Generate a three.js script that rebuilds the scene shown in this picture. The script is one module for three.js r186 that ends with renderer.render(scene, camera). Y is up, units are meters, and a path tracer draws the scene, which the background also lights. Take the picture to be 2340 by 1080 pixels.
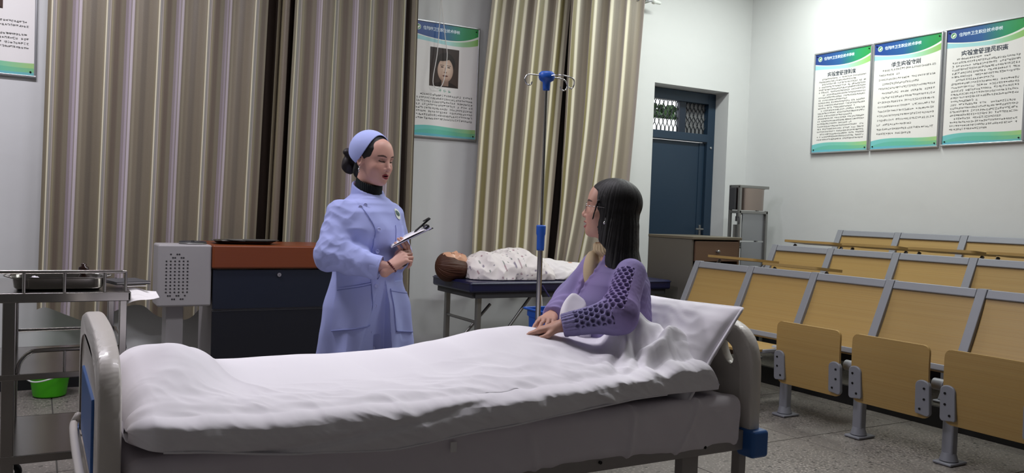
import * as THREE from 'three';
import { RoundedBoxGeometry } from 'three/addons/geometries/RoundedBoxGeometry.js';
import { ImprovedNoise } from 'three/addons/math/ImprovedNoise.js';
import { mergeGeometries, toCreasedNormals } from 'three/addons/utils/BufferGeometryUtils.js';
import { RectAreaLightUniformsLib } from 'three/addons/lights/RectAreaLightUniformsLib.js';

// ---------------------------------------------------------------- camera, sky, lamps, exposure
const V = (x, y, z) => new THREE.Vector3(x, y, z);
const scene = new THREE.Scene();
const FOCAL = 1900 / 1080;                                  // focal length in frame heights
const camera = new THREE.PerspectiveCamera(2 * Math.atan(0.5 / FOCAL) * 180 / Math.PI, 2340 / 1080, 0.05, 80);
camera.position.set(0, 1.2, 0);
camera.rotation.order = 'YXZ';
camera.rotation.set(-0.02947, -0.5208, 0.03595);            // looks to the right of the back wall, tipped down a little and rolled
scene.add(camera);
scene.background = new THREE.Color(1.5, 1.55, 1.6);         // overcast daylight beyond the door
const renderer = new THREE.WebGLRenderer({ antialias: true });
renderer.toneMapping = THREE.LinearToneMapping;
renderer.toneMappingExposure = 1.25;
renderer.shadowMap.enabled = true;
renderer.shadowMap.type = THREE.PCFSoftShadowMap;
RectAreaLightUniformsLib.init();
// fluorescent ceiling fittings: x, z, colour, strength
const LAMPS = [
  [-0.3, -4.3, [0.96, 0.92, 1.0], 54],
  [4.9, -4.6, [0.95, 1.0, 0.95], 44],
  [1.7, -3.0, [0.95, 0.92, 1.0], 26],
  [3.7, -2.8, [0.95, 0.98, 0.97], 26],
];

// ---------------------------------------------------------------- helpers
let seed = 7;
const rnd = () => { seed = (seed + 0x6d2b79f5) | 0; let t = Math.imul(seed ^ (seed >>> 15), 1 | seed); t = (t + Math.imul(t ^ (t >>> 7), 61 | t)) ^ t; return ((t ^ (t >>> 14)) >>> 0) / 4294967296; };
const rr = (a, b) => a + (b - a) * rnd();
const { clamp, lerp, smoothstep } = THREE.MathUtils;
const PN = new ImprovedNoise();
const noise = (x, y, z) => PN.noise(x + 31.7, y + 17.3, z + 5.9);
const fbm = (x, y, z) => noise(x, y, z) + 0.5 * noise(x * 2.1, y * 2.1, z * 2.1) + 0.25 * noise(x * 4.3, y * 4.3, z * 4.3);
const taken = {};
function numbered(name) { const n = taken[name] = (taken[name] ?? -1) + 1; return n ? name + '_' + String(n).padStart(3, '0') : name; }
function tag(o, label, category, group) { o.userData.label = label; o.userData.category = category; if (group) o.userData.group = group; return o; }
function thing(name, label, category, group) {
  const o = new THREE.Group(); o.name = numbered(name); scene.add(o);
  return tag(o, label, category, group);
}
function mesh(name, geo, mat, parent, at) {
  const m = new THREE.Mesh(Array.isArray(geo) ? merge(geo) : geo, mat);
  m.name = parent ? name : numbered(name); m.castShadow = m.receiveShadow = true;
  if (at) m.position.set(...at);
  (parent ?? scene).add(m); return m;
}
function struct(name, geo, mat, parent) { const m = mesh(name, geo, mat, parent); if (!parent) m.userData.kind = 'structure'; return m; }
function merge(list) {
  const g = list.map((x) => { const y = x.index ? x.toNonIndexed() : x; for (const k of Object.keys(y.attributes)) if (!['position', 'normal', 'uv'].includes(k)) y.deleteAttribute(k);
    if (!y.attributes.uv) y.setAttribute('uv', new THREE.BufferAttribute(new Float32Array(y.attributes.position.count * 2), 2)); return y; });
  return mergeGeometries(g);
}
const box = (w, h, d, x = 0, y = 0, z = 0, r = 0.004) => new RoundedBoxGeometry(w, h, d, 2, Math.min(r, w / 2.01, h / 2.01, d / 2.01)).translate(x, y, z);
const boxes = (x0, x1, y0, y1, z0, z1, r) => box(x1 - x0, y1 - y0, z1 - z0, (x0 + x1) / 2, (y0 + y1) / 2, (z0 + z1) / 2, r);
const plain = (x0, x1, y0, y1, z0, z1) => new THREE.BoxGeometry(x1 - x0, y1 - y0, z1 - z0).translate((x0 + x1) / 2, (y0 + y1) / 2, (z0 + z1) / 2);
function rod(a, b, r, r2 = r, seg = 14) {                    // cylinder between two points
  const d = V(...b).sub(V(...a)), g = new THREE.CylinderGeometry(r2, r, d.length(), seg);
  g.translate(0, d.length() / 2, 0).applyQuaternion(new THREE.Quaternion().setFromUnitVectors(V(0, 1, 0), d.normalize()));
  return g.translate(...a);
}
function pipe(pts, r, n = 40, seg = 10, closed = false, tension = 0.5) {
  return new THREE.TubeGeometry(new THREE.CatmullRomCurve3(pts.map((p) => V(...p)), closed, 'catmullrom', tension), n, r, seg, closed);
}
const ball = (r, x, y, z, sx = 1, sy = 1, sz = 1) => new THREE.SphereGeometry(r, 20, 14).scale(sx, sy, sz).translate(x, y, z);
function grid(nu, nv, f, uvScale = [1, 1]) {                 // a surface from f(u, v) -> [x, y, z]
  const p = [], uv = [], ix = [];
  for (let j = 0; j <= nv; j++) for (let i = 0; i <= nu; i++) { const q = f(i / nu, j / nv); p.push(q[0], q[1], q[2]); uv.push((q[3] ?? i / nu) * uvScale[0], (q[4] ?? j / nv) * uvScale[1]); }
  for (let j = 0; j < nv; j++) for (let i = 0; i < nu; i++) { const a = j * (nu + 1) + i, b = a + 1, c = a + nu + 1, d = c + 1; ix.push(a, b, d, a, d, c); }
  const g = new THREE.BufferGeometry();
  g.setAttribute('position', new THREE.Float32BufferAttribute(p, 3)); g.setAttribute('uv', new THREE.Float32BufferAttribute(uv, 2)); g.setIndex(ix); g.computeVertexNormals();
  return g;
}
// a panel in the xy plane with rounded corners, thickness t, bent by bend(x, y) along z
function panel(w, h, t, r, bend = () => 0, nx = 14, ny = 18) {
  const ys = []; for (let j = 0; j <= ny; j++) ys.push(-Math.cos(Math.PI * j / ny));
  const front = [], half = (y) => { const e = Math.abs(y) - (h / 2 - r); return e > 0 ? w / 2 - r + Math.sqrt(Math.max(0, r * r - e * e)) : w / 2; };
  const face = (side) => grid(nx, ny, (u, v) => { const y = ys[Math.round(v * ny)] * h / 2, x = (u * 2 - 1) * half(y) * side; return [x, y, bend(x, y) + side * t / 2, x + w / 2, y + h / 2]; });
  const ring = []; for (let j = 0; j <= ny; j++) ring.push([half(ys[j] * h / 2), ys[j] * h / 2]);
  for (let j = ny; j >= 0; j--) ring.push([-half(ys[j] * h / 2), ys[j] * h / 2]);
  ring.push(ring[0]);
  const rim = grid(ring.length - 1, 1, (u, v) => { const [x, y] = ring[Math.round(u * (ring.length - 1))]; return [x, y, bend(x, y) + (v - 0.5) * -t, x + y, v * 0.01]; });
  return merge([face(1), face(-1), rim]);
}
const turned = (g, x = 0, y = 0, z = 0) => g.rotateX(x).rotateY(y).rotateZ(z);
function canvasTexture(w, h, draw, repeat) {
  const c = document.createElement('canvas'); c.width = w; c.height = h; draw(c.getContext('2d'), w, h);
  const t = new THREE.CanvasTexture(c); t.colorSpace = THREE.SRGBColorSpace; t.wrapS = t.wrapT = THREE.RepeatWrapping; if (repeat) t.repeat.set(...repeat); return t;
}
function valueTexture(n, f, repeat, colour) {                // DataTexture from f(x, y) in 0..1
  const d = new Uint8Array(n * n * 4);
  for (let j = 0; j < n; j++) for (let i = 0; i < n; i++) { const v = f(i / n, j / n), c = Array.isArray(v) ? v : [v, v, v], k = (j * n + i) * 4; for (let q = 0; q < 3; q++) d[k + q] = clamp(c[q], 0, 1) * 255; d[k + 3] = 255; }
  const t = new THREE.DataTexture(d, n, n); t.magFilter = t.minFilter = THREE.LinearFilter; t.wrapS = t.wrapT = THREE.RepeatWrapping; if (colour) t.colorSpace = THREE.SRGBColorSpace; if (repeat) t.repeat.set(...repeat); t.needsUpdate = true; return t;
}
const tile = (f, s) => (u, v) => {                           // makes a noise wrap
  const a = f(u * s, v * s), b = f((u - 1) * s, v * s), c = f(u * s, (v - 1) * s), d = f((u - 1) * s, (v - 1) * s);
  return lerp(lerp(a, b, u), lerp(c, d, u), v);
};
const std = (color, roughness = 0.6, metalness = 0, extra = {}) => new THREE.MeshStandardMaterial({ color, roughness, metalness, side: THREE.DoubleSide, ...extra });
const phys = (color, roughness = 0.6, extra = {}) => new THREE.MeshPhysicalMaterial({ color, roughness, side: THREE.DoubleSide, ...extra });

// signed distances, smooth union, and a surface-nets mesher
const smin = (a, b, k) => { const h = Math.max(k - Math.abs(a - b), 0) / k; return Math.min(a, b) - h * h * k * 0.25; };
const smax = (a, b, k) => -smin(-a, -b, k);
function cone(a, b, ra, rb) {
  const [ax, ay, az] = a, dx = b[0] - ax, dy = b[1] - ay, dz = b[2] - az, l = 1 / (dx * dx + dy * dy + dz * dz + 1e-12);
  return (x, y, z) => { x -= ax; y -= ay; z -= az; let t = (x * dx + y * dy + z * dz) * l; t = t < 0 ? 0 : t > 1 ? 1 : t; x -= dx * t; y -= dy * t; z -= dz * t; return Math.sqrt(x * x + y * y + z * z) - ra - (rb - ra) * t; };
}
function egg(c, r) {
  const [cx, cy, cz] = c, [rx, ry, rz] = r;
  return (x, y, z) => { x = (x - cx) / rx; y = (y - cy) / ry; z = (z - cz) / rz; const k0 = Math.sqrt(x * x + y * y + z * z), a = x / rx, b = y / ry, d = z / rz, k1 = Math.sqrt(a * a + b * b + d * d) + 1e-9; return k0 * (k0 - 1) / k1; };
}
const table = (rows) => (y) => {                             // rows of [y, ...values], smooth interpolation
  let i = 0; while (i < rows.length - 2 && y > rows[i + 1][0]) i++;
  const a = rows[i], b = rows[i + 1]; let t = clamp((y - a[0]) / (b[0] - a[0]), 0, 1); t = t * t * (3 - 2 * t) * 0.5 + t * 0.5;
  return Array.from({ length: Math.max(a.length, b.length) - 1 }, (_, k) => lerp(a[k + 1] ?? 0, b[k + 1] ?? 0, t));
};
function trunk(rows, power = 2.3) {                          // lofted ellipses: [y, half width, half depth, z offset, x offset]
  const T = table(rows), y0 = rows[0][0], y1 = rows[rows.length - 1][0];
  return (x, y, z) => { const [a, b, zo = 0, xo = 0] = T(y), u = Math.abs(x - xo) / a, v = Math.abs(z - zo) / b, k = Math.pow(Math.pow(u, power) + Math.pow(v, power), 1 / power); return smax((k - 1) * Math.min(a, b) * 0.95, Math.max(y - y1, y0 - y), 0.012); };
}
function nets(f, lo, hi, h, colour, lipschitz = 1.5) {
  const n = [0, 1, 2].map((k) => Math.ceil((hi[k] - lo[k]) / h) + 1), [nx, ny, nz] = n, val = new Float32Array(nx * ny * nz), B = 6;
  const at = (i, j, k) => (k * ny + j) * nx + i;
  for (let k0 = 0; k0 < nz; k0 += B) for (let j0 = 0; j0 < ny; j0 += B) for (let i0 = 0; i0 < nx; i0 += B) {
    const c = f(lo[0] + (i0 + B / 2) * h, lo[1] + (j0 + B / 2) * h, lo[2] + (k0 + B / 2) * h), far = Math.abs(c) > B * h * 0.9 * lipschitz;
    for (let k = k0; k < Math.min(k0 + B, nz); k++) for (let j = j0; j < Math.min(j0 + B, ny); j++) for (let i = i0; i < Math.min(i0 + B, nx); i++) val[at(i, j, k)] = far ? c : f(lo[0] + i * h, lo[1] + j * h, lo[2] + k * h);
  }
  const idx = new Int32Array(nx * ny * nz).fill(-1), P = [], N = [], I = [], Cc = [];
  for (let k = 0; k < nz - 1; k++) for (let j = 0; j < ny - 1; j++) for (let i = 0; i < nx - 1; i++) {
    let m = 0; const c = [];
    for (let q = 0; q < 8; q++) { const v = val[at(i + (q & 1), j + ((q >> 1) & 1), k + (q >> 2))]; c.push(v); if (v < 0) m |= 1 << q; }
    if (m === 0 || m === 255) continue;
    let x = 0, y = 0, z = 0, s = 0;
    for (let q = 0; q < 8; q++) for (const d of [1, 2, 4]) { if (q & d) continue; const r = q | d; if ((c[q] < 0) === (c[r] < 0)) continue; const t = c[q] / (c[q] - c[r]); x += (q & 1) + (d === 1 ? t : 0); y += ((q >> 1) & 1) + (d === 2 ? t : 0); z += (q >> 2) + (d === 4 ? t : 0); s++; }
    const X = lo[0] + (i + x / s) * h, Y = lo[1] + (j + y / s) * h, Z = lo[2] + (k + z / s) * h, e = h * 0.6;
    idx[at(i, j, k)] = P.length / 3; P.push(X, Y, Z);
    let gx = f(X + e, Y, Z) - f(X - e, Y, Z), gy = f(X, Y + e, Z) - f(X, Y - e, Z), gz = f(X, Y, Z + e) - f(X, Y, Z - e); const l = 1 / (Math.hypot(gx, gy, gz) + 1e-12); N.push(gx * l, gy * l, gz * l);
    if (colour) Cc.push(...colour(X, Y, Z, gy * l));
  }
  const quad = (a, b, c, d, flip) => { if (a < 0 || b < 0 || c < 0 || d < 0) return; flip ? I.push(a, c, b, a, d, c) : I.push(a, b, c, a, c, d); };
  for (let k = 1; k < nz - 1; k++) for (let j = 1; j < ny - 1; j++) for (let i = 1; i < nx - 1; i++) {
    const s = val[at(i, j, k)] < 0;
    if (s !== val[at(i + 1, j, k)] < 0) quad(idx[at(i, j, k)], idx[at(i, j - 1, k)], idx[at(i, j - 1, k - 1)], idx[at(i, j, k - 1)], !s);
    if (s !== val[at(i, j + 1, k)] < 0) quad(idx[at(i, j, k)], idx[at(i, j, k - 1)], idx[at(i - 1, j, k - 1)], idx[at(i - 1, j, k)], !s);
    if (s !== val[at(i, j, k + 1)] < 0) quad(idx[at(i, j, k)], idx[at(i - 1, j, k)], idx[at(i - 1, j - 1, k)], idx[at(i, j - 1, k)], !s);
  }
  const g = new THREE.BufferGeometry();
  g.setAttribute('position', new THREE.Float32BufferAttribute(P, 3)); g.setAttribute('normal', new THREE.Float32BufferAttribute(N, 3));
  if (colour) g.setAttribute('color', new THREE.Float32BufferAttribute(Cc, 3));
  g.setIndex(I); return g;
}
// the point where a ray from o along d first meets the field
function meet(f, o, d, most = 1) { const l = Math.hypot(...d); d = d.map((q) => q / l); let t = 0; for (let i = 0; i < 200 && t < most; i++) { const v = f(o[0] + d[0] * t, o[1] + d[1] * t, o[2] + d[2] * t); if (v < 0.0004) break; t += Math.max(v * 0.6, 0.0006); } return [o[0] + d[0] * t, o[1] + d[1] * t, o[2] + d[2] * t]; }
const lin = (hex) => new THREE.Color(hex).toArray();

// ---------------------------------------------------------------- materials
const plasterBump = valueTexture(256, tile((u, v) => 0.5 + 0.5 * fbm(u * 9, v * 9, 1.5), 1), [0.7, 0.7]);
const plasterMap = valueTexture(256, (() => { const a = tile((u, v) => fbm(u * 3, v * 3, 4.2), 1); return (u, v) => { const k = 0.955 + 0.03 * a(u, v); return [k, k, k]; }; })(), [0.25, 0.25], true);
const terrazzoMap = valueTexture(512, (() => { const a = tile((u, v) => noise(u * 90, v * 90, 2.2), 1), b = tile((u, v) => noise(u * 38, v * 38, 8.2), 1), c = tile((u, v) => fbm(u * 4, v * 4, 3.3), 1);
  return (u, v) => { const s = a(u, v), t = b(u, v); let k = 0.47 + 0.04 * c(u, v); if (s > 0.22) k += 0.16; if (t > 0.3) k -= 0.15; if (s < -0.34) k -= 0.12; return [k * 1.0, k * 0.955, k * 0.91]; }; })(), [1, 1], true);
const plyMap = canvasTexture(512, 512, (c, w, h) => {
  c.fillStyle = '#c4a264'; c.fillRect(0, 0, w, h); seed = 11;
  for (let i = 0; i < 420; i++) { c.strokeStyle = `rgba(${rnd() < 0.5 ? '150,98,30' : '226,178,88'},${rr(0.03, 0.12)})`; c.lineWidth = rr(0.6, 2.4); const y = rnd() * h; c.beginPath(); c.moveTo(0, y); c.bezierCurveTo(w * 0.3, y + rr(-6, 6), w * 0.7, y + rr(-6, 6), w, y); c.stroke(); }
}, [2, 2]);
const darkWoodMap = canvasTexture(256, 256, (c, w, h) => {
  c.fillStyle = '#7a3b1a'; c.fillRect(0, 0, w, h); seed = 12;
  for (let i = 0; i < 200; i++) { c.strokeStyle = `rgba(${rnd() < 0.5 ? '80,34,14' : '150,82,38'},${rr(0.05, 0.2)})`; c.lineWidth = rr(0.5, 2); const y = rnd() * h; c.beginPath(); c.moveTo(0, y); c.bezierCurveTo(w * 0.3, y + rr(-5, 5), w * 0.7, y + rr(-5, 5), w, y); c.stroke(); }
}, [2, 4]);
const M = {
  wall: std('#e2e4e4', 0.92, 0, { map: plasterMap, bumpMap: plasterBump, bumpScale: 0.0015 }),
  ceiling: std('#e6e6e2', 0.95), skirting: std('#17181c', 0.5),
  floor: std('#ffffff', 0.5, 0, { map: terrazzoMap }), joint: std('#4c4a46', 0.9), platform: std('#8b8880', 0.8, 0, { map: terrazzoMap }),
  door: std('#1f3448', 0.45), doorDark: std('#182536', 0.5), lattice: std('#141c26', 0.5),
  dustyPane: phys('#868789', 0.5, { transmission: 0.25, thickness: 0 }),
  steel: std('#a19e9a', 0.22, 1), steelDull: std('#9a9a98', 0.42, 0.9), chrome: std('#c9c9cc', 0.13, 1), alu: std('#c6c8cc', 0.32, 0.9),
  greyPaint: std('#8b8d95', 0.48, 0.1), greyDark: std('#3a3a3e', 0.6), black: std('#0e0e11', 0.5), bolt: std('#1c1c1e', 0.4, 0.6),
  ply: std('#ffffff', 0.42, 0, { map: plyMap }), plyEdge: std('#8a5a2a', 0.7),
  orangeWood: std('#ffffff', 0.35, 0, { map: darkWoodMap }), navy: std('#191f2e', 0.4), navyLow: std('#14161f', 0.45), navyPad: phys('#14183f', 0.35, { clearcoat: 0.25, clearcoatRoughness: 0.4 }),
  putty: std('#a3a0a2', 0.55), blue: std('#1d56b4', 0.4), bedBlue: std('#2f62a8', 0.42), bedPlastic: phys('#dcd6d0', 0.36, { clearcoat: 0.15 }), bedFrame: std('#9a9492', 0.5, 0.1),
  linen: std('#f1eef4', 0.92), sheet: std('#e9e2ea', 0.92), paper: std('#f2eff0', 0.9), green: phys('#4cc414', 0.35, { transmission: 0.05 }), whitePlastic: std('#dfe4e0', 0.4),
  brownGlass: std('#2a1410', 0.2), cream: std('#d9d6d0', 0.7), wire: std('#dedcd8', 0.6),
};

// ---------------------------------------------------------------- the room
const ROOM = { x0: -3.5, x1: 5.95, z0: -5.88, z1: 5, top: 3.6 };
const DOOR = { x0: 4.79, x1: 5.69, top: 2.405 };
const wallUV = (g) => { const p = g.attributes.position, n = g.attributes.normal, uv = g.attributes.uv; for (let i = 0; i < p.count; i++) { const ax = Math.abs(n.getX(i)) > 0.5; uv.setXY(i, ax ? p.getZ(i) : p.getX(i), Math.abs(n.getY(i)) > 0.5 ? p.getZ(i) : p.getY(i)); } return g; };
{
  const { x0, x1, z0, z1, top } = ROOM, T = 0.24, X0 = x0 - T, X1 = x1 + T;
  const floor = struct('floor', plain(X0, X1, -0.16, -0.004, z0 - T, z1 + T), M.joint);
  const S = 0.9, slab = wallUV(box(S - 0.006, 0.02, S - 0.006, 0, 0, 0, 0.002)), slabMats = [0, 1, 2].map((i) => { const m = M.floor.clone(); m.color.setScalar([0.96, 1, 1.04][i]); return m; });
  for (let i = 0; x0 + i * S < x1; i++) for (let j = 0; z0 + j * S < z1; j++) {
    const sx = Math.min(S, x1 - x0 - i * S), sz = Math.min(S, z1 - z0 - j * S);
    const g = sx === S && sz === S ? slab : wallUV(box(sx - 0.006, 0.02, sz - 0.006, 0, 0, 0, 0.002));
    mesh('slab', g, slabMats[(i * 7 + j * 5) % 3], floor, [x0 + i * S + sx / 2, -0.01, z0 + j * S + sz / 2]);
  }
  struct('ceiling', plain(X0, X1, top, top + 0.2, z0 - T, z1 + T), M.ceiling);
  const back = (a, b, c, d) => plain(a, b, c, d, z0 - T, z0);
  struct('wall_back', wallUV(merge([back(X0, DOOR.x0, 0, top), back(DOOR.x0, DOOR.x1, DOOR.top, top), back(DOOR.x1, X1, 0, top)])), M.wall);
  struct('wall_right', wallUV(plain(x1, X1, 0, top, z0, z1)), M.wall);
  struct('wall_left', wallUV(plain(X0, x0, 0, top, z0, z1)), M.wall);
  struct('wall_front', wallUV(plain(X0, X1, 0, top, z1, z1 + T)), M.wall);
  struct('baseboard_back', [plain(x0, DOOR.x0, 0, 0.13, z0, z0 + 0.012), plain(DOOR.x1, x1, 0, 0.13, z0, z0 + 0.012)], M.skirting);
  struct('baseboard_right', plain(x1 - 0.012, x1, 0, 0.4, z0 + 0.012, z1), M.skirting);
  // stepped platforms that carry the second and third chair rows
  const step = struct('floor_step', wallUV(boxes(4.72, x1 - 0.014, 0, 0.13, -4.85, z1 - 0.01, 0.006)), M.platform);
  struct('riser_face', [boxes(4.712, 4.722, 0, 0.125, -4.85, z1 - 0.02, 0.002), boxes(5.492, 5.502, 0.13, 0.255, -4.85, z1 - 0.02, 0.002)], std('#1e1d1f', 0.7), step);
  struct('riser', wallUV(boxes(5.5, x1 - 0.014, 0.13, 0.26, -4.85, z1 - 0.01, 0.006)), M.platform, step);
}
// the door: dark blue steel, with a lattice transom
{
  const z = -6.1, d = struct('door_1', [boxes(4.79, 4.86, 0, 2.4, z - 0.02, z + 0.05), boxes(5.6, 5.69, 0, 2.4, z - 0.02, z + 0.05), boxes(4.86, 5.6, 2.3, 2.4, z - 0.02, z + 0.05), boxes(4.86, 5.6, 1.935, 2.01, z - 0.02, z + 0.055)], M.door);
  struct('door_leaf', [boxes(4.865, 5.595, 0.01, 1.93, z - 0.02, z + 0.012), boxes(4.865, 5.595, 0.72, 0.75, z, z + 0.02), boxes(4.865, 4.93, 0.01, 1.93, z, z + 0.02), boxes(5.53, 5.595, 0.01, 1.93, z, z + 0.02)], M.door, d);
  struct('mullion', boxes(5.262, 5.335, 2.0, 2.31, z - 0.02, z + 0.03), M.doorDark, d);
  struct('door_handle', [boxes(5.56, 5.585, 1.0, 1.14, z + 0.012, z + 0.03), rod([5.572, 1.1, z + 0.02], [5.572, 1.1, z + 0.07], 0.008), rod([5.572, 1.1, z + 0.07], [5.48, 1.1, z + 0.07], 0.009)], M.steelDull, d);
  struct('lock_plate', ball(0.012, 5.645, 1.885, z + 0.055, 1, 1, 0.5), M.alu, d);
  for (const [a, b] of [[4.86, 5.262], [5.335, 5.6]]) {
    const bars = [], P = 0.05, H = 0.044;                     // zigzag straps that meet at the knots and run straight at the foot
    for (let i = 0; i * P < b - a + P; i++) for (const s of [-1, 1]) {
      const cx = a + i * P; let y = 2.01, x = cx; const seg = (nx, ny) => { if (x > a - 0.01 && x < b + 0.01) bars.push(rod([x, y, z + 0.005 * s], [nx, ny, z + 0.005 * s], 0.0038, 0.0038, 6)); x = nx; y = ny; };
      seg(cx, 2.052); for (let k = 0; y < 2.3; k++) seg(cx + (k % 2 ? 0 : s * P / 2), Math.min(2.31, y + H));
    }
    struct('lattice', bars, M.lattice, d);
  }
  struct('pane', plain(5.335, 5.6, 2.0, 2.31, z - 0.014, z - 0.01), M.dustyPane, d);
}
// outside the door: yard, a white wall across it and a tree that shows above the wall
struct('ground_outside', plain(-4, 40, -0.2, -0.05, -40, -6.13), std('#b9b6ae', 0.95));
struct('wall_outside', plain(6, 22, -0.05, 3.32, -14.3, -14), std('#f4f4f2', 0.9));
{
  const t = thing('tree', 'dark green tree above a white wall, seen through the door transom', 'tree'); t.position.set(12.1, 0, -15.6); seed = 21;
  mesh('trunk', rod([0, -0.05, 0], [0.1, 3.2, 0], 0.16, 0.1), std('#3a2f26', 0.9), t);
  const leaf = []; for (let i = 0; i < 1500; i++) { const a = rr(0, 6.28), h = rr(-1, 1), q = Math.cbrt(rnd()), r = Math.sqrt(1 - h * h) * q; leaf.push(turned(new THREE.CircleGeometry(rr(0.05, 0.09), 5), rr(0, 3), rr(0, 3), 0).translate(Math.cos(a) * r * 1.8, 3.55 + h * 0.36 * q, Math.sin(a) * r * 0.8)); }
  mesh('crown', leaf, std('#2e4a26', 0.8), t);
}

// ---------------------------------------------------------------- curtains
const clothMap = canvasTexture(1024, 64, (c, w, h) => {
  c.fillStyle = '#7c7362'; c.fillRect(0, 0, w, h); seed = 5;
  const stripe = (x, wd, col, a = 1) => { const g = c.createLinearGradient(x * w, 0, (x + wd) * w, 0); g.addColorStop(0, `rgba(${col},0)`); g.addColorStop(0.25, `rgba(${col},${a})`); g.addColorStop(0.75, `rgba(${col},${a})`); g.addColorStop(1, `rgba(${col},0)`); c.fillStyle = g; c.fillRect(x * w, 0, wd * w, h); };
  stripe(0.05, 0.05, '134,124,98', 0.8); stripe(0.09, 0.06, '222,216,190'); stripe(0.14, 0.08, '152,150,150', 0.9); stripe(0.21, 0.05, '184,174,172', 0.9); stripe(0.255, 0.06, '148,139,112', 0.9); stripe(0.33, 0.14, '98,84,74', 0.8);
  stripe(0.53, 0.05, '150,138,148', 0.9); stripe(0.57, 0.055, '178,166,178'); stripe(0.62, 0.055, '200,190,198'); stripe(0.68, 0.05, '148,140,120', 0.8); stripe(0.78, 0.12, '104,96,84', 0.8);
  for (let i = 0; i < 1400; i++) { c.fillStyle = `rgba(${rnd() < 0.5 ? '20,16,12' : '240,230,220'},${rr(0.02, 0.07)})`; c.fillRect(rnd() * w, rnd() * h, 1, rr(4, 40)); }
});
const curtainCloth = phys('#ffffff', 0.5, { map: clothMap, sheen: 0.5, sheenRoughness: 0.4, sheenColor: new THREE.Color('#8f8878'), bumpMap: valueTexture(128, (u, v) => rnd(), [8, 3]), bumpScale: 0.0006 });
curtainCloth.bumpMap.repeat.set(2, 8);
// the pair beside the door: the same cloth painted as lit closer: lighter base, brighter paired cream lines, olive band
const litClothMap = canvasTexture(512, 64, (c, w, h) => {
  c.fillStyle = '#9a9080'; c.fillRect(0, 0, w, h); seed = 6;
  const stripe = (x, wd, col, a = 1) => { const g = c.createLinearGradient(x * w, 0, (x + wd) * w, 0); g.addColorStop(0, `rgba(${col},0)`); g.addColorStop(0.3, `rgba(${col},${a})`); g.addColorStop(0.7, `rgba(${col},${a})`); g.addColorStop(1, `rgba(${col},0)`); c.fillStyle = g; c.fillRect(x * w, 0, wd * w, h); };
  stripe(0.02, 0.3, '150,140,138', 0.7); stripe(0.34, 0.13, '236,228,202'); stripe(0.44, 0.2, '136,126,84'); stripe(0.6, 0.14, '240,234,212'); stripe(0.74, 0.2, '128,118,104', 0.8);
  for (let i = 0; i < 900; i++) { c.fillStyle = `rgba(${rnd() < 0.5 ? '20,16,12' : '240,230,220'},${rr(0.02, 0.07)})`; c.fillRect(rnd() * w, rnd() * h, 1, rr(4, 40)); }
});
const litCloth = phys('#ffffff', 0.45, { map: litClothMap, sheen: 0.6, sheenRoughness: 0.4, sheenColor: new THREE.Color('#a09884'), bumpMap: curtainCloth.bumpMap, bumpScale: 0.0006 });
const eyeletGeo = new THREE.TorusGeometry(0.024, 0.006, 8, 20).rotateY(Math.PI / 2 + 0.5);
// left(v), right(v): x of the edges at height share v (0 bottom, 1 top); depth(u, v): how far the cloth stands before the wall
function curtain(label, name, { y0, y1, left, right, folds, depth, hem = () => 0, cloth, n = 260, stuff = curtainCloth }) {
  const o = thing('curtain', label, 'curtain', name);
  const f = (u, v) => { const y = lerp(y0 + hem(u), y1, v), l = left(v), r = right(v); const w = depth(u, v); return [lerp(l, r, u) + w[1], y, ROOM.z0 + w[0], u * cloth, y / 2]; };
  mesh('drape', grid(n, 60, f), stuff, o);
  const band = grid(n, 2, (u, v) => { const q = f(u, 0); return [q[0], q[1] + v * 0.05, q[2] + 0.003, q[3], v * 0.02]; });
  mesh('hem', band, stuff, o);
  for (let i = 0; i < folds * 2; i++) { const u = (i + 0.5) / (folds * 2), q = f(u, (3.12 - y0) / (y1 - y0)); mesh('eyelet', eyeletGeo, M.chrome, o, [q[0], 3.07, ROOM.z0 + 0.14]); }
  return o;
}
const wave = (u, n, ph = 0) => Math.sin(2 * Math.PI * n * u + ph);
// soft pleats whose width and swell change down the cloth
const pleats = (n, ph, amp, extra = 0) => (u, v) => { const k = u + 0.012 * noise(u * 5, v * 1.2, ph); const s = wave(k, n, ph), a = amp * (0.75 + 0.5 * noise(u * 7, v * 0.8, ph + 9)); return [0.13 + a * (s + 0.22 * wave(k, 2 * n, 1.3)) + 0.012 * noise(u * 9, v * 3, 3.1) + extra, 0.018 * wave(k, n, ph + 1.7)]; };
curtain('taupe curtain with cream and lilac stripes, widest panel, beside the metal trolley', 'striped curtains', { y0: 0.47, y1: 3.16, left: (v) => lerp(0.0, 0.04, v), right: (v) => lerp(1.30, 1.375, v), folds: 7, cloth: 4.5, hem: (u) => 0.055 * wave(u, 2.6, 0.9), depth: pleats(4.5, 0.4, 0.034) });
curtain('narrow strip of striped curtain bunched up above the wooden lectern top', 'striped curtains', { y0: 0.5, y1: 3.16, left: (v) => lerp(1.345, 1.42, v), right: (v) => lerp(1.43, 1.50, v), folds: 1, cloth: 0.4, n: 60, depth: (u, v) => [0.1 + 0.05 * wave(u, 1, 2.2), 0.02 * wave(u, 1)] });
curtain('taupe striped curtain panel behind the nurse, ending beside the poster with a portrait', 'striped curtains', { y0: 0.49, y1: 3.16, left: (v) => lerp(1.47, 1.535, v), right: (v) => lerp(2.345, 2.36, v), folds: 6, cloth: 3.2, hem: (u) => 0.02 * wave(u, 3, 1), depth: pleats(3.2, 2.0, 0.036) });
curtain('thin last fold of striped curtain at the left edge of the portrait poster', 'striped curtains', { y0: 0.49, y1: 3.16, left: (v) => 2.385, right: (v) => 2.455, folds: 1, cloth: 0.35, n: 50, depth: (u, v) => [0.1 + 0.035 * wave(u, 0.8, 0.3), 0.01 * wave(u, 1)] });
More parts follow.
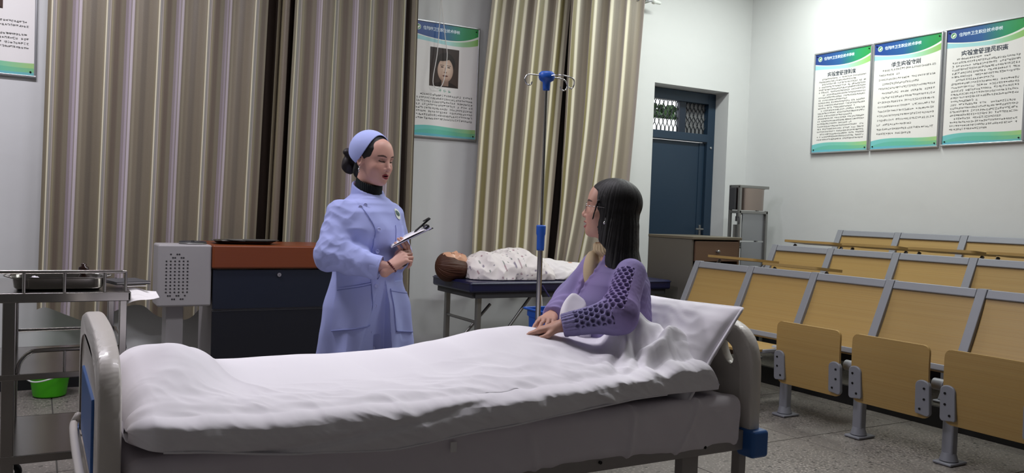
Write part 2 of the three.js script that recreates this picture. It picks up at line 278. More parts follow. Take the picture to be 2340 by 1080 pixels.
curtain('striped curtain panel hanging straight behind the drip stand head', 'striped curtains', { y0: 0.74, y1: 3.16, left: (v) => lerp(2.93, 3.075, v) - 0.04 * Math.sin(v * 3), right: (v) => lerp(3.635, 3.79, v), folds: 5, cloth: 3.8, stuff: litCloth, hem: (u) => 0.02 * wave(u, 3, 1), depth: pleats(3.8, 1.2, 0.036, -0.02) });
curtain('striped curtain panel whose folds sweep left at the foot, beside the blue door', 'striped curtains', { y0: 0.72, y1: 3.16, left: (v) => 3.655 + 0.12 * v + 0.02 * Math.sin(v * 5), right: (v) => lerp(4.44, 4.56, v), folds: 5, cloth: 4.6, stuff: litCloth, hem: (u) => 0.02 * wave(u, 3, 1), n: 300,
  depth: (u, v) => { const bow = -0.1 * Math.pow(1 - v, 3) * Math.sin(Math.PI * u), k = u; const s = wave(k, 4.6, 0.6), a = 0.036 * (0.75 + 0.5 * noise(u * 6, v, 4)); return [0.14 + a * (s + 0.25 * wave(k, 8.8, 0.4)), 0.02 * wave(k, 4.4, 2.2) + bow * 1.6 + 0.1 * Math.max(0, 0.35 - v) * (1 - u)]; } });
{
  const o = thing('dark_gap_lining', 'dark brown lining added to darken the gaps between the taupe curtain panels', 'dark gap lining');
  mesh('drape', grid(120, 8, (u, v) => [lerp(1.25, 2.45, u), lerp(0.5, 3.1, v), ROOM.z0 + 0.035 + 0.012 * wave(u, 14)]), std('#43372f', 0.95), o);  // brown sheet behind the panels, its dark colour stands in for the unlit gaps
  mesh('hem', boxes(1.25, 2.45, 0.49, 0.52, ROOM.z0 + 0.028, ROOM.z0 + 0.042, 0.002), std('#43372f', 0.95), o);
}
{
  const o = thing('dark_gap_lining', 'narrow dark sheet added to shade the gap between two curtain panels behind the drip stand', 'dark gap lining');
  mesh('drape', grid(30, 8, (u, v) => [lerp(3.6, 3.84, u), lerp(0.76, 3.1, v), ROOM.z0 + 0.03 + 0.01 * wave(u, 3)]), std('#2a211d', 0.95), o);  // near-black sheet added so the gap reads as shaded
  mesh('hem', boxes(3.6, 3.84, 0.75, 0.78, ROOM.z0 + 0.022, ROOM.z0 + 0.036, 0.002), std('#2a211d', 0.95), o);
}
{
  for (const [a, b, label] of [[-0.12, 2.6, 'long chrome curtain rod above the taupe curtains'], [2.95, 4.63, 'chrome curtain rod with a finial above the curtains beside the blue door']]) {
    const o = thing('curtain_rod', label, 'curtain rod', 'curtain rods');
    mesh('rod', rod([a, 3.07, -5.74], [b, 3.07, -5.74], 0.012), M.chrome, o);
    for (const x of [a, b]) mesh('finial', [ball(0.024, x, 3.07, -5.74), rod([x, 3.07, -5.74], [x + (x === b ? 0.07 : -0.07), 3.065, -5.74], 0.02, 0.012)], M.whitePlastic, o);
    for (const x of [a + 0.03, b - 0.03]) mesh('bracket', [rod([x, 3.07, -5.74], [x, 3.07, -5.87], 0.008), box(0.04, 0.07, 0.01, x, 3.07, -5.873)], M.whitePlastic, o);
  }
}

// ---------------------------------------------------------------- wall posters
// characters as strokes on a ten by ten grid, each stroke a run of x y digits
const GLYPH = {
  信: '3004 2329 6061 4292 5484 5686 5888895958', 阳: '1019 1041334525 6191996961 6595', 市: '5051 0292 1418 148487 5259', 卫: '1181 818565 4148 0999', 生: '3013 2282 5059 2585 0999',
  职: '0141 1118 3139 1333 1535 0838 5191955551 6659 8699', 业: '3038 6068 1226 8276 0999', 技: '0333 2029 2918 0635 4292 7074 4484 8449 5599', 术: '0393 5059 5308 5398 7082', 学: '2032 5052 8062 05039395 3575 7556 565949 0797',
  校: '0343 2029 2306 2346 7071 4292 6345 8395 8549 6599', 实: '5051 03029293 2334 1536 0696 5356 5609 6699', 验: '0131 01313414 343928 0626 7044 7094 5585 5667 7678 9688 4999', 室: '5051 03029293 2383 432585 7485 5559 2787 0999',
  管: '2004 1141 6054 5191 5353 05049495 2429 24747626 27797929', 理: '0141 0545 0949 2129 5191955551 5393 7179 5797 4999', 制: '2012 1252 0454 3039 1619 165658 6167 909988', 度: '5051 1292 121609 3484 4346 7376 4676 3787 8739 4799',
  守: '5051 03029293 2494 737958 3647', 则: '1151 1117 5157 3336 3609 3659 7177 909988', 员: '2080822220 1417 148487 5456 5609 6799', 责: '0191 1383 0595 5055 1618 168688 5658 5809 6899',
};
function write(c, text, x, y, s, gap, wide) {
  c.lineCap = 'round'; c.lineJoin = 'round'; c.lineWidth = wide;
  [...text].forEach((ch, i) => { for (const st of (GLYPH[ch] ?? '').split(' ')) { c.beginPath(); for (let k = 0; k + 1 < st.length; k += 2) { const px = x + i * (s + gap) + st[k] / 9 * s, py = y + st[k + 1] / 9 * s; k ? c.lineTo(px, py) : c.moveTo(px, py); } c.stroke(); } });
}
function fineChar(c, x, y, s) {                              // body text far too small to read in the photograph
  c.beginPath(); for (let k = 0; k < 5; k++) { const h = rnd() < 0.55, a = rr(0, s * 0.4), b = rr(0.55 * s, s), q = rr(0, s); h ? (c.moveTo(x + a, y + q), c.lineTo(x + b, y + q)) : (c.moveTo(x + q, y + a), c.lineTo(x + q, y + b)); } c.stroke();
}
function poster(c, w, h, { title, rows, size, portrait, sd, indent }) {
  seed = sd;
  c.fillStyle = '#f0eeec'; c.fillRect(0, 0, w, h);
  const H = h;
  let g = c.createLinearGradient(0, 0, w, 0); g.addColorStop(0, '#8fd4e0'); g.addColorStop(0.55, '#9fdcdc'); g.addColorStop(1, '#7fbf4a');
  c.fillStyle = g; c.globalAlpha = 0.8; c.beginPath(); c.moveTo(0, 0); c.lineTo(w, 0); c.lineTo(w, H * 0.145); c.bezierCurveTo(w * 0.7, H * 0.21, w * 0.4, H * 0.165, 0, H * 0.155); c.fill(); c.globalAlpha = 1;
  c.fillStyle = '#f2f5ec'; c.beginPath(); c.moveTo(0, 0); c.lineTo(w, 0); c.lineTo(w, H * 0.085); c.bezierCurveTo(w * 0.75, H * 0.165, w * 0.4, H * 0.155, 0, H * 0.11); c.fill();
  g = c.createLinearGradient(0, 0, w, 0); g.addColorStop(0, '#20408c'); g.addColorStop(0.45, '#2a5f9c'); g.addColorStop(0.75, '#2b9a6a'); g.addColorStop(1, '#2f9e4a');
  c.fillStyle = g; c.beginPath(); c.moveTo(0, 0); c.lineTo(w, 0); c.lineTo(w, H * 0.065); c.bezierCurveTo(w * 0.75, H * 0.155, w * 0.4, H * 0.15, 0, H * 0.1); c.fill();
  // round emblem: white ring, green leaf
  c.fillStyle = '#dfe9dc'; c.beginPath(); c.arc(w * 0.085, H * 0.05, w * 0.038, 0, 7); c.fill(); c.fillStyle = '#3d8f58'; c.beginPath(); c.arc(w * 0.085, H * 0.05, w * 0.029, 0, 7); c.fill();
  c.fillStyle = '#f4f4ea'; c.beginPath(); c.ellipse(w * 0.088, H * 0.052, w * 0.024, w * 0.012, -0.7, 0, 7); c.fill();
  c.strokeStyle = '#dfeaf4'; write(c, '信阳市卫生职业技术学校', w * 0.16, H * 0.036, w * 0.043, w * 0.0075, w * 0.007);
  // foot: overlapping waves of teal and green
  const foot = (col, y0, y1, y2, a) => { c.fillStyle = col; c.globalAlpha = a; c.beginPath(); c.moveTo(0, H); c.lineTo(0, H * y0); c.bezierCurveTo(w * 0.3, H * y1, w * 0.6, H * y2, w, H * (y2 - 0.015)); c.lineTo(w, H); c.fill(); c.globalAlpha = 1; };
  g = c.createLinearGradient(0, 0, w, 0); g.addColorStop(0, '#74c8cc'); g.addColorStop(0.6, '#7acdb0'); g.addColorStop(1, '#a8d284');
  foot(g, 0.925, 0.88, 0.93, 0.95); foot('#58b89c', 0.975, 0.9, 0.965, 0.45); foot('#6ab4da', 0.985, 0.965, 0.995, 0.6);
  let y = H * 0.255;
  if (portrait) {                                            // a studio portrait: dark ground, oval face, dark hair
    const X = w * 0.27, Y = H * 0.21, W = w * 0.44, T = H * 0.345; g = c.createLinearGradient(X, Y, X + W, Y + T); g.addColorStop(0, '#2e2422'); g.addColorStop(1, '#4a3830'); c.fillStyle = g; c.fillRect(X, Y, W, T);
    c.save(); c.beginPath(); c.rect(X, Y, W, T); c.clip();
    const cx = X + W * 0.54, cy = Y + T * 0.52;
    c.fillStyle = '#2a1d19'; c.beginPath(); c.ellipse(cx, Y + T * 1.12, W * 0.52, T * 0.26, 0, 0, 7); c.fill();
    c.fillStyle = '#8d7366'; c.fillRect(cx - W * 0.12, cy + T * 0.15, W * 0.24, T * 0.3);
    c.fillStyle = '#241a17'; c.beginPath(); c.ellipse(cx, cy - T * 0.14, W * 0.33, T * 0.27, 0, 0, 7); c.fill();
    g = c.createRadialGradient(cx + W * 0.05, cy - T * 0.02, W * 0.05, cx, cy, W * 0.42); g.addColorStop(0, '#dcc4b2'); g.addColorStop(0.7, '#bc9f8d'); g.addColorStop(1, '#8a6e60');
    c.fillStyle = g; c.beginPath(); c.ellipse(cx, cy + T * 0.04, W * 0.27, T * 0.31, 0, 0, 7); c.fill();
    c.fillStyle = '#241a17'; c.beginPath(); c.ellipse(cx - W * 0.05, cy - T * 0.28, W * 0.26, T * 0.085, -0.2, 0, 7); c.fill();
    for (const s of [-1, 1]) { c.fillStyle = '#3a2a24'; c.beginPath(); c.ellipse(cx + s * W * 0.115, cy - T * 0.035, W * 0.052, T * 0.014, 0, 0, 7); c.fill(); c.fillRect(cx + s * W * 0.115 - W * 0.07, cy - T * 0.085, W * 0.14, T * 0.013); }
    c.fillStyle = '#8f7060'; c.fillRect(cx - W * 0.015, cy - T * 0.03, W * 0.02, T * 0.12); c.beginPath(); c.ellipse(cx, cy + T * 0.1, W * 0.06, T * 0.018, 0, 0, 7); c.fill();
    c.fillStyle = '#5d2f2b'; c.beginPath(); c.ellipse(cx, cy + T * 0.19, W * 0.095, T * 0.02, 0, 0, 7); c.fill(); c.restore();
    c.strokeStyle = '#2f8a6c'; c.lineWidth = 2.4; for (let i = 0; i < 3; i++) fineChar(c, w * (0.42 + i * 0.07), H * 0.572, w * 0.042);
    y = H * 0.625;
  } else { c.strokeStyle = '#2b3442'; const s = w * 0.062, n = [...title].length; write(c, title, w * 0.5 - n * (s + w * 0.012) / 2, H * 0.195, s, w * 0.012, w * 0.0085); }
  c.strokeStyle = '#33332f'; c.lineWidth = w * 0.0034;
  const lead = (H * (portrait ? 0.865 : 0.895) - y) / rows, s = lead * size;
  for (let r = 0; r < rows; r++) { const first = r === 0 || rnd() < indent, end = rnd() < indent ? rr(0.4, 0.75) : 0.93; for (let x = w * (first ? 0.14 : 0.085); x < w * end; x += s * 1.12) if (rnd() > 0.045) fineChar(c, x, y + r * lead, s); }
}
function makePoster(label, opts, place, h = 0.885, wd = 0.6) {
  const o = thing('wall_poster', label, 'poster', 'framed wall posters');
  const tex = canvasTexture(600, 885, (c, w, hh) => poster(c, w, hh, opts));
  mesh('board', new THREE.BoxGeometry(wd - 0.02, h - 0.02, 0.008).translate(0, 0, 0.006), M.cream, o);
  mesh('print', new THREE.PlaneGeometry(wd - 0.028, h - 0.028).translate(0, 0, 0.0112), new THREE.MeshPhysicalMaterial({ map: tex, roughness: 0.32, side: THREE.DoubleSide }), o);
  const f = 0.013; mesh('frame', [box(wd, f, 0.018, 0, h / 2 - f / 2, 0.009, 0.003), box(wd, f, 0.018, 0, -h / 2 + f / 2, 0.009, 0.003), box(f, h - 2 * f, 0.018, -wd / 2 + f / 2, 0, 0.009, 0.003), box(f, h - 2 * f, 0.018, wd / 2 - f / 2, 0, 0.009, 0.003)], M.alu, o);
  for (const sx of [-1, 1]) for (const sy of [-1, 1]) mesh('screw', rod([sx * (wd / 2 - 0.032), sy * (h / 2 - 0.034), 0.01], [sx * (wd / 2 - 0.032), sy * (h / 2 - 0.034), 0.016], 0.006, 0.005), M.bolt, o);
  o.position.set(...place.slice(0, 3)); o.rotation.y = place[3] ?? 0; return o;
}
makePoster('poster at the far left edge of the photo, mostly cut off by the frame', { portrait: true, rows: 8, size: 0.5, sd: 31, indent: 0.3 }, [-0.31, 2.35, -5.875]);
makePoster('poster with a black and white portrait photograph between the two pairs of curtains', { portrait: true, rows: 8, size: 0.6, sd: 32, indent: 0.05 }, [2.715, 2.188, -5.875], 0.885, 0.585);
makePoster('farthest of the three text posters on the right wall, nearest the corner', { title: '实验室管理制度', rows: 24, size: 0.55, sd: 33, indent: 0.22 }, [5.945, 2.245, -4.805, -Math.PI / 2], 0.88, 0.585);
makePoster('middle of the three text posters, its text in widely spaced lines', { title: '学生实验守则', rows: 15, size: 0.42, sd: 34, indent: 0.3 }, [5.945, 2.245, -4.2, -Math.PI / 2], 0.88, 0.605);
makePoster('text poster on the right wall cut by the right edge of the photo', { title: '实验室管理员职责', rows: 21, size: 0.55, sd: 35, indent: 0.2 }, [5.945, 2.25, -3.575, -Math.PI / 2], 0.88, 0.61);
// looped white cord that hangs in front of the portrait poster
tag(mesh('cord', pipe([[2.645, 3.595, -5.83], [2.648, 2.9, -5.83], [2.642, 2.7, -5.825], [2.63, 2.4, -5.825], [2.602, 2.2, -5.825], [2.612, 2.13, -5.825], [2.66, 2.125, -5.825], [2.695, 2.2, -5.825], [2.712, 2.38, -5.825], [2.69, 2.52, -5.825], [2.656, 2.75, -5.825], [2.652, 2.9, -5.83], [2.65, 3.595, -5.83]], 0.0032, 120, 8), M.wire), 'thin white cord looped in front of the portrait poster', 'cord');

// ---------------------------------------------------------------- ceiling lamps (above the frame)
LAMPS.forEach(([x, z, col, power], i) => {
  const o = thing('ceiling_lamp', ['white twin-tube ceiling lamp above the trolley', 'white twin-tube ceiling lamp near the blue door', 'white twin-tube ceiling lamp above the bed', 'white twin-tube ceiling lamp above the nearest chair row'][i], 'ceiling lamp', 'ceiling lamps');
  o.position.set(x, ROOM.top, z);
  mesh('housing', box(1.24, 0.05, 0.2, 0, -0.03, 0, 0.008), M.cream, o);
  const tube = std('#ffffff', 0.4, 0, { emissive: new THREE.Color(...col), emissiveIntensity: 2 });
  for (const s of [-1, 1]) { mesh('tube', rod([-0.59, -0.075, s * 0.05], [0.59, -0.075, s * 0.05], 0.014), tube, o); for (const e of [-1, 1]) mesh('end_cap', rod([e * 0.61, -0.075, s * 0.05], [e * 0.58, -0.075, s * 0.05], 0.017), M.cream, o); }
  const l = new THREE.RectAreaLight(new THREE.Color(...col), power, 1.2, 0.24); l.position.set(x, ROOM.top - 0.095, z); l.rotation.x = -Math.PI / 2; l.castShadow = true; scene.add(l);
});

// ---------------------------------------------------------------- tip-up auditorium chairs, three joined rows
const PITCH = 0.535, Z0 = -4.656;
const leanX = (y) => 0.02 + (y - 0.42) * 0.452;             // how far the back stands behind the leg at height y
const seatBend = (x, y) => 0.018 * Math.cos(y * 5.5) - 0.02 * Math.max(0, Math.abs(y) - 0.1);
const seatGeo = panel(0.455, 0.375, 0.014, 0.035, seatBend), backGeo = panel(0.493, 0.425, 0.012, 0.012, (x, y) => -0.012 * Math.cos(y * 6));
const bracketGeo = (() => { const s = new THREE.Shape(); s.moveTo(-0.026, -0.08); s.quadraticCurveTo(-0.035, -0.085, -0.036, -0.07); s.lineTo(-0.034, 0.06); s.quadraticCurveTo(-0.03, 0.085, 0, 0.086); s.quadraticCurveTo(0.032, 0.085, 0.034, 0.06); s.lineTo(0.036, -0.07); s.quadraticCurveTo(0.036, -0.088, 0.02, -0.086); s.closePath(); return new THREE.ExtrudeGeometry(s, { depth: 0.012, bevelEnabled: true, bevelThickness: 0.006, bevelSize: 0.005, bevelSegments: 3 }); })();
const boltGeo = rod([0, 0, 0.016], [0, 0, 0.021], 0.006), boltSpots = [[0.012, 0.05], [0.012, -0.005], [-0.012, -0.058]];
function upright() {                                        // side profile swept across its width
  const pts = []; for (let i = 0; i <= 16; i++) { const y = 0.36 + (0.885 - 0.36) * i / 16; pts.push([leanX(Math.max(y, 0.36)), y]); }
  const s = new THREE.Shape(); pts.forEach(([x, y], i) => i ? s.lineTo(x - 0.014, y) : s.moveTo(x - 0.014, y)); [...pts].reverse().forEach(([x, y]) => s.lineTo(x + 0.022, y)); s.closePath();
  return new THREE.ExtrudeGeometry(s, { depth: 0.044, bevelEnabled: true, bevelThickness: 0.004, bevelSize: 0.004, bevelSegments: 2 }).translate(0, 0, -0.022);
}
const legGeo = merge([box(0.05, 0.4, 0.062, 0, 0.2, 0, 0.012), box(0.14, 0.014, 0.1, 0.01, 0.009, 0, 0.006), rod([0, 0.02, 0], [0, 0.06, 0], 0.045, 0.034)]);
const pivotGeo = merge([rod([-0.035, 0.4, -0.075], [-0.035, 0.4, 0.075], 0.03, 0.03, 20), rod([-0.035, 0.4, -0.02], [-0.035, 0.4, -0.012], 0.0335, 0.0335, 20), box(0.07, 0.05, 0.05, 0, 0.395, 0, 0.012)]);
const uprightGeo = upright(), railLen = PITCH - 0.056;
const seatMats = [0, 1, 2].map((i) => { const m = M.ply.clone(); m.color.setScalar([0.76, 0.72, 0.8][i]); m.map = plyMap.clone(); m.map.offset.set(i * 0.31, i * 0.17); return m; });
function chairRow(label, X, base, n, down, boardsUp) {
  const o = thing('chair_row', label, 'row of chairs', 'rows of joined tip-up chairs'); o.position.set(X, base, 0);
  for (let k = 0; k <= n; k++) {
    const z = Z0 + k * PITCH;
    mesh('leg', legGeo, M.greyPaint, o, [0, 0, z]); mesh('upright', uprightGeo, M.greyPaint, o, [0, 0, z]); mesh('pivot', pivotGeo, M.greyPaint, o, [0, 0, z]);
    if (k === n) break;
    const zc = z + PITCH / 2, a = Math.atan(0.452);
    const tilt = (m, y) => { m.position.set(leanX(y), y, zc); m.rotation.set(0, -Math.PI / 2, 0); m.rotateX(-a); return m; };
    tilt(mesh('top_rail', box(railLen, 0.05, 0.03, 0, 0, 0, 0.006), M.greyPaint, o), 0.86);
    tilt(mesh('backrest', backGeo, seatMats[(k * 2 + 1) % 3], o), 0.645);
    tilt(mesh('lower_rail', box(railLen, 0.035, 0.026, 0, 0, 0, 0.006), M.greyPaint, o), 0.47);
    const seat = mesh('seat', seatGeo, seatMats[k % 3], o);
    for (const s of [-1, 1]) { const b = mesh('bracket', bracketGeo, M.greyPaint, seat, [s * 0.2, -0.078, 0.017]); for (const [bx, by] of boltSpots) mesh('bolt', boltGeo, M.bolt, seat, [s * (0.2 + bx), -0.078 + by, 0.017]); if (s < 0) b.scale.x = -1; }
    if (down.includes(k)) { seat.position.set(-0.17, 0.425, zc); seat.rotation.set(-Math.PI / 2, 0, 0, 'YXZ'); seat.rotation.set(Math.PI / 2, -Math.PI / 2, 0, 'YXZ'); }
    else { seat.position.set(-0.115, 0.415, zc); seat.rotation.set(0, -Math.PI / 2, 0); seat.rotateX(0.06); }
    const up = boardsUp[k] ?? 0.74; const wb = mesh('writing_board', panel(0.47, 0.27, 0.018, 0.03), seatMats[(k + 2) % 3], o);
    if (up > 0.8) { wb.position.set(leanX(0.885) + 0.17, up, zc); wb.rotation.set(Math.PI / 2, Math.PI / 2, 0, 'YXZ'); wb.rotateX(0.08); for (const e of [0.05, PITCH - 0.05]) mesh('board_arm', rod([leanX(0.62) + 0.05, 0.62, z + e], [leanX(0.885) + 0.16, up - 0.02, z + e], 0.012), M.greyPaint, o); }
    else { tilt(wb, 0.68); wb.position.x += 0.06; }
  }
  return o;
}
chairRow('nearest row of joined yellow plywood chairs, seats and hinge brackets in full view', 4.05, 0, 6, [0, 1], [0.918, 0.9]);
chairRow('middle row of joined yellow plywood chairs on the low step, only its backs showing', 4.85, 0.13, 6, [], [0.912, 0.912, 0.912, 0.912, 0.912, 0.912]);
chairRow('rear row of joined yellow plywood chairs against the right wall below the posters', 5.61, 0.26, 6, [], []);

// ---------------------------------------------------------------- furniture along the back wall
{ // lectern with a speaker wing
  const o = thing('lectern', 'dark blue lectern with orange wood top band and grey speaker box on one side', 'lectern');
  mesh('cabinet', [boxes(0.9, 1.62, 0.05, 0.8, -5.5, -5.02, 0.006), boxes(0.93, 1.59, 0, 0.05, -5.48, -5.05, 0.004)], M.putty, o);
  const up = mesh('upper_panel', boxes(0.893, 1.628, 0.575, 0.806, -5.024, -5.0, 0.004), M.navy, o);
  const lockGeo = (x, y, z) => merge([rod([x, y, z], [x, y, z + 0.008], 0.013, 0.012, 18), box(0.003, 0.011, 0.003, x, y, z + 0.009, 0.001)]);
  mesh('lock', lockGeo(1.27, 0.775, -5.0), M.steel, up);
  const low = mesh('lower_panel', boxes(0.893, 1.628, 0.06, 0.567, -5.028, -5.006, 0.004), M.navyLow, o);
  mesh('lock', lockGeo(1.535, 0.33, -5.006), M.steel, low);
  mesh('wood_band', [boxes(0.885, 1.64, 0.812, 0.948, -5.05, -4.985, 0.012), boxes(0.885, 1.64, 0.9, 0.948, -5.55, -5.04, 0.012), boxes(0.885, 0.92, 0.812, 0.9, -5.55, -5.05, 0.008), boxes(1.605, 1.64, 0.812, 0.9, -5.55, -5.05, 0.008)], M.orangeWood, o);
  const wing = mesh('speaker_box', boxes(0.596, 0.884, 0.596, 0.948, -5.22, -5.0, 0.012), M.putty, o);
  const holes = []; for (let i = 0; i < 6; i++) for (let j = 0; j < 14; j++) { const x = 0.641 + i * 0.0225 + (j < 2 || j > 11 ? 0.011 * ((j + i) % 2) : 0), y = 0.64 + j * 0.0195, e = Math.hypot((x - 0.697) / 0.064, Math.max(0, Math.abs(y - 0.767) - 0.075) / 0.06); if (e < 1.02) holes.push(new THREE.CircleGeometry(0.0052, 10).scale(1, 0.8, 1).translate(x, y, -4.9988)); }
  mesh('speaker_hole', holes, std('#2a282c', 0.9), wing);
  mesh('wing_post', boxes(0.65, 0.745, 0.02, 0.6, -5.21, -5.06, 0.006), M.putty, o);
  mesh('foot_plate', boxes(0.62, 0.9, 0, 0.02, -5.4, -5.03, 0.006), M.putty, o);
}
{ // shallow steel tray with a second one under it
  const o = thing('steel_tray', 'flat silver steel tray lying on the wooden lectern top', 'tray');
  const trayGeo = (w, d, h) => { const f = (u, v) => { const a = u * 2 * Math.PI, r = [0, 0.8, 0.84, 0.93, 1][Math.round(v * 4)], y = [0.002, 0.002, 0.004, h, h + 0.002][Math.round(v * 4)]; const c = Math.cos(a), s = Math.sin(a), k = Math.pow(Math.pow(Math.abs(c), 5) + Math.pow(Math.abs(s), 5), -0.2); return [w / 2 * r * c * k, y, d / 2 * r * s * k]; }; return merge([grid(48, 4, f), grid(48, 4, (u, v) => { const q = f(u, v); return [q[0], q[1] - 0.0015, q[2]]; })]); };
  mesh('basin', trayGeo(0.37, 0.27, 0.018), M.steel, o); mesh('insert', trayGeo(0.3, 0.2, 0.01).rotateY(0.25).translate(0.05, 0.012, 0), M.steelDull, o); mesh('lid_edge', box(0.12, 0.003, 0.2, -0.06, 0.02, 0.01, 0.001).rotateZ(0.05), M.alu, o);
  o.position.set(1.1, 0.949, -5.2); o.rotation.y = -0.1;
  const b = thing('round_lid', 'small dark round lid on top of the grey speaker box', 'lid'); b.position.set(0.795, 0.949, -5.11);
  mesh('body', new THREE.LatheGeometry([[0, 0], [0.075, 0], [0.078, 0.004], [0.074, 0.01], [0, 0.012]].map((p) => new THREE.Vector2(...p)), 36), M.steelDull, b); mesh('rim', new THREE.TorusGeometry(0.072, 0.003, 8, 36).rotateX(Math.PI / 2).translate(0, 0.012, 0), M.greyDark, b); mesh('knob', ball(0.01, 0, 0.014, 0, 1, 0.6, 1), M.black, b);
}
{ // green bucket
  const o = thing('bucket', 'bright green plastic bucket with a pale handle under the metal trolley', 'bucket'); o.position.set(0.09, 0, -5.66);
  mesh('shell', new THREE.LatheGeometry([[0, 0.006], [0.085, 0.004], [0.09, 0.012], [0.117, 0.205], [0.126, 0.21], [0.126, 0.222], [0.116, 0.222], [0.112, 0.205], [0.086, 0.016], [0, 0.014]].map((p) => new THREE.Vector2(...p)), 48), M.green, o);
  mesh('handle', pipe([[-0.124, 0.2, 0], [-0.14, 0.15, 0.06], [-0.09, 0.115, 0.13], [0, 0.13, 0.152], [0.09, 0.17, 0.12], [0.126, 0.205, 0]], 0.0045, 40), M.whitePlastic, o);
  for (const s of [-1, 1]) mesh('lug', box(0.014, 0.03, 0.03, s * 0.123, 0.2, 0, 0.004), M.green, o);
}
{ // padded examination table
  const o = thing('exam_table', 'examination table with a dark blue padded top on grey tube legs', 'table'); const Y = 0.71, x0 = 2.585, x1 = 4.36, z0 = -5.68, z1 = -5.05;
  mesh('pad', new RoundedBoxGeometry(x1 - x0, 0.075, z1 - z0, 4, 0.018).translate((x0 + x1) / 2, Y - 0.0375, (z0 + z1) / 2), M.navyPad, o);
  mesh('piping', pipe([[x0 + 0.01, Y - 0.014, z1], [x1 - 0.01, Y - 0.014, z1], [x1, Y - 0.014, z1 - 0.01], [x1, Y - 0.014, z0], [x0, Y - 0.014, z0], [x0, Y - 0.014, z1 - 0.01]], 0.004, 120, 6, true, 0.02), M.navyPad, o);
  mesh('apron', [boxes(x0 + 0.05, x1 - 0.05, Y - 0.115, Y - 0.075, z1 - 0.05, z1 - 0.02, 0.003), boxes(x0 + 0.05, x1 - 0.05, Y - 0.115, Y - 0.075, z0 + 0.02, z0 + 0.05, 0.003), boxes(x0 + 0.03, x0 + 0.06, Y - 0.115, Y - 0.075, z0 + 0.03, z1 - 0.03, 0.003), boxes(x1 - 0.06, x1 - 0.03, Y - 0.115, Y - 0.075, z0 + 0.03, z1 - 0.03, 0.003)], M.greyDark, o);
  for (const x of [x0 + 0.1, x1 - 0.1]) for (const z of [z0 + 0.06, z1 - 0.07]) { mesh('leg', boxes(x - 0.018, x + 0.018, 0, Y - 0.1, z - 0.018, z + 0.018, 0.004), M.steelDull, o); }
  for (const x of [x0 + 0.1, x1 - 0.1]) { mesh('cross_bar', rod([x, 0.42, z0 + 0.06], [x, 0.42, z1 - 0.07], 0.011), M.steelDull, o); const s = x < 3 ? 1 : -1; mesh('brace', [rod([x + s * 0.45, Y - 0.1, z1 - 0.09], [x + s * 0.2, 0.3, z1 - 0.09], 0.011), rod([x, 0.3, z1 - 0.09], [x + s * 0.2, 0.3, z1 - 0.09], 0.011)], M.steelDull, o); mesh('brace', rod([x + s * 0.01, 0.3, z1 - 0.3], [x + s * 0.22, 0.52, z1 - 0.3], 0.011), M.steelDull, o); }
  mesh('strap', pipe([[3.13, Y - 0.07, z1 + 0.002], [3.15, 0.6, z1 + 0.012], [3.16, 0.5, z1 + 0.01], [3.15, 0.4, z1 + 0.012], [3.14, 0.3, z1 + 0.01]], 0.0045, 30), M.cream, o);
  mesh('strap', rod([3.16, Y - 0.03, z1 + 0.004], [3.22, Y - 0.11, z1 + 0.006], 0.006), std('#3a3466', 0.6), o);
}
{ // drip stand
  const o = thing('drip_stand', 'tall steel drip stand with blue collar and blue hook head between nurse and patient', 'drip stand'); o.position.set(2.11, 0, -3.4);
  for (let i = 0; i < 5; i++) { const a = i * 1.2566 + 0.3, c = Math.cos(a), s = Math.sin(a); mesh('foot', [rod([0, 0.11, 0], [c * 0.26, 0.075, s * 0.26], 0.014, 0.011)], M.steel, o); mesh('castor', [new THREE.TorusGeometry(0.02, 0.012, 10, 20).rotateY(a).translate(c * 0.26, 0.034, s * 0.26), rod([c * 0.26, 0.04, s * 0.26], [c * 0.26, 0.08, s * 0.26], 0.008)], M.black, o); }
  mesh('hub', rod([0, 0.08, 0], [0, 0.16, 0], 0.03, 0.024, 20), M.blue, o);
  mesh('lower_tube', rod([0, 0.12, 0], [0, 1.1, 0], 0.0125, 0.0125, 20), M.steel, o); mesh('upper_tube', rod([0, 1.1, 0], [0, 1.84, 0], 0.0075, 0.0075, 18), M.steel, o);
  mesh('collar', [new THREE.LatheGeometry([[0.0126, 1.02], [0.0175, 1.02], [0.0185, 1.03], [0.0195, 1.09], [0.0225, 1.1], [0.0235, 1.135], [0.021, 1.142], [0.008, 1.142]].map((p) => new THREE.Vector2(...p)), 28)], M.blue, o);
  mesh('head', new THREE.LatheGeometry([[0.0076, 1.785], [0.016, 1.787], [0.0175, 1.8], [0.0185, 1.825], [0.034, 1.835], [0.039, 1.848], [0.038, 1.866], [0.03, 1.874], [0, 1.876]].map((p) => new THREE.Vector2(...p)), 32), M.blue, o);
  const hook = (s, dz) => pipe([[s * 0.03, 1.853, 0], [s * 0.08, 1.853, dz * 0.3], [s * 0.115, 1.847, dz * 0.7], [s * 0.132, 1.825, dz], [s * 0.122, 1.803, dz], [s * 0.102, 1.8, dz], [s * 0.092, 1.815, dz]], 0.0035, 50);
  mesh('hook', hook(-1, 0.02), M.chrome, o); mesh('hook', hook(1, -0.02), M.chrome, o); mesh('hook', pipe([[0, 1.853, 0.03], [0.03, 1.853, 0.08], [0.1, 1.845, 0.075], [0.118, 1.82, 0.06], [0.108, 1.8, 0.055], [0.095, 1.806, 0.05]], 0.0035, 50), M.chrome, o);
}
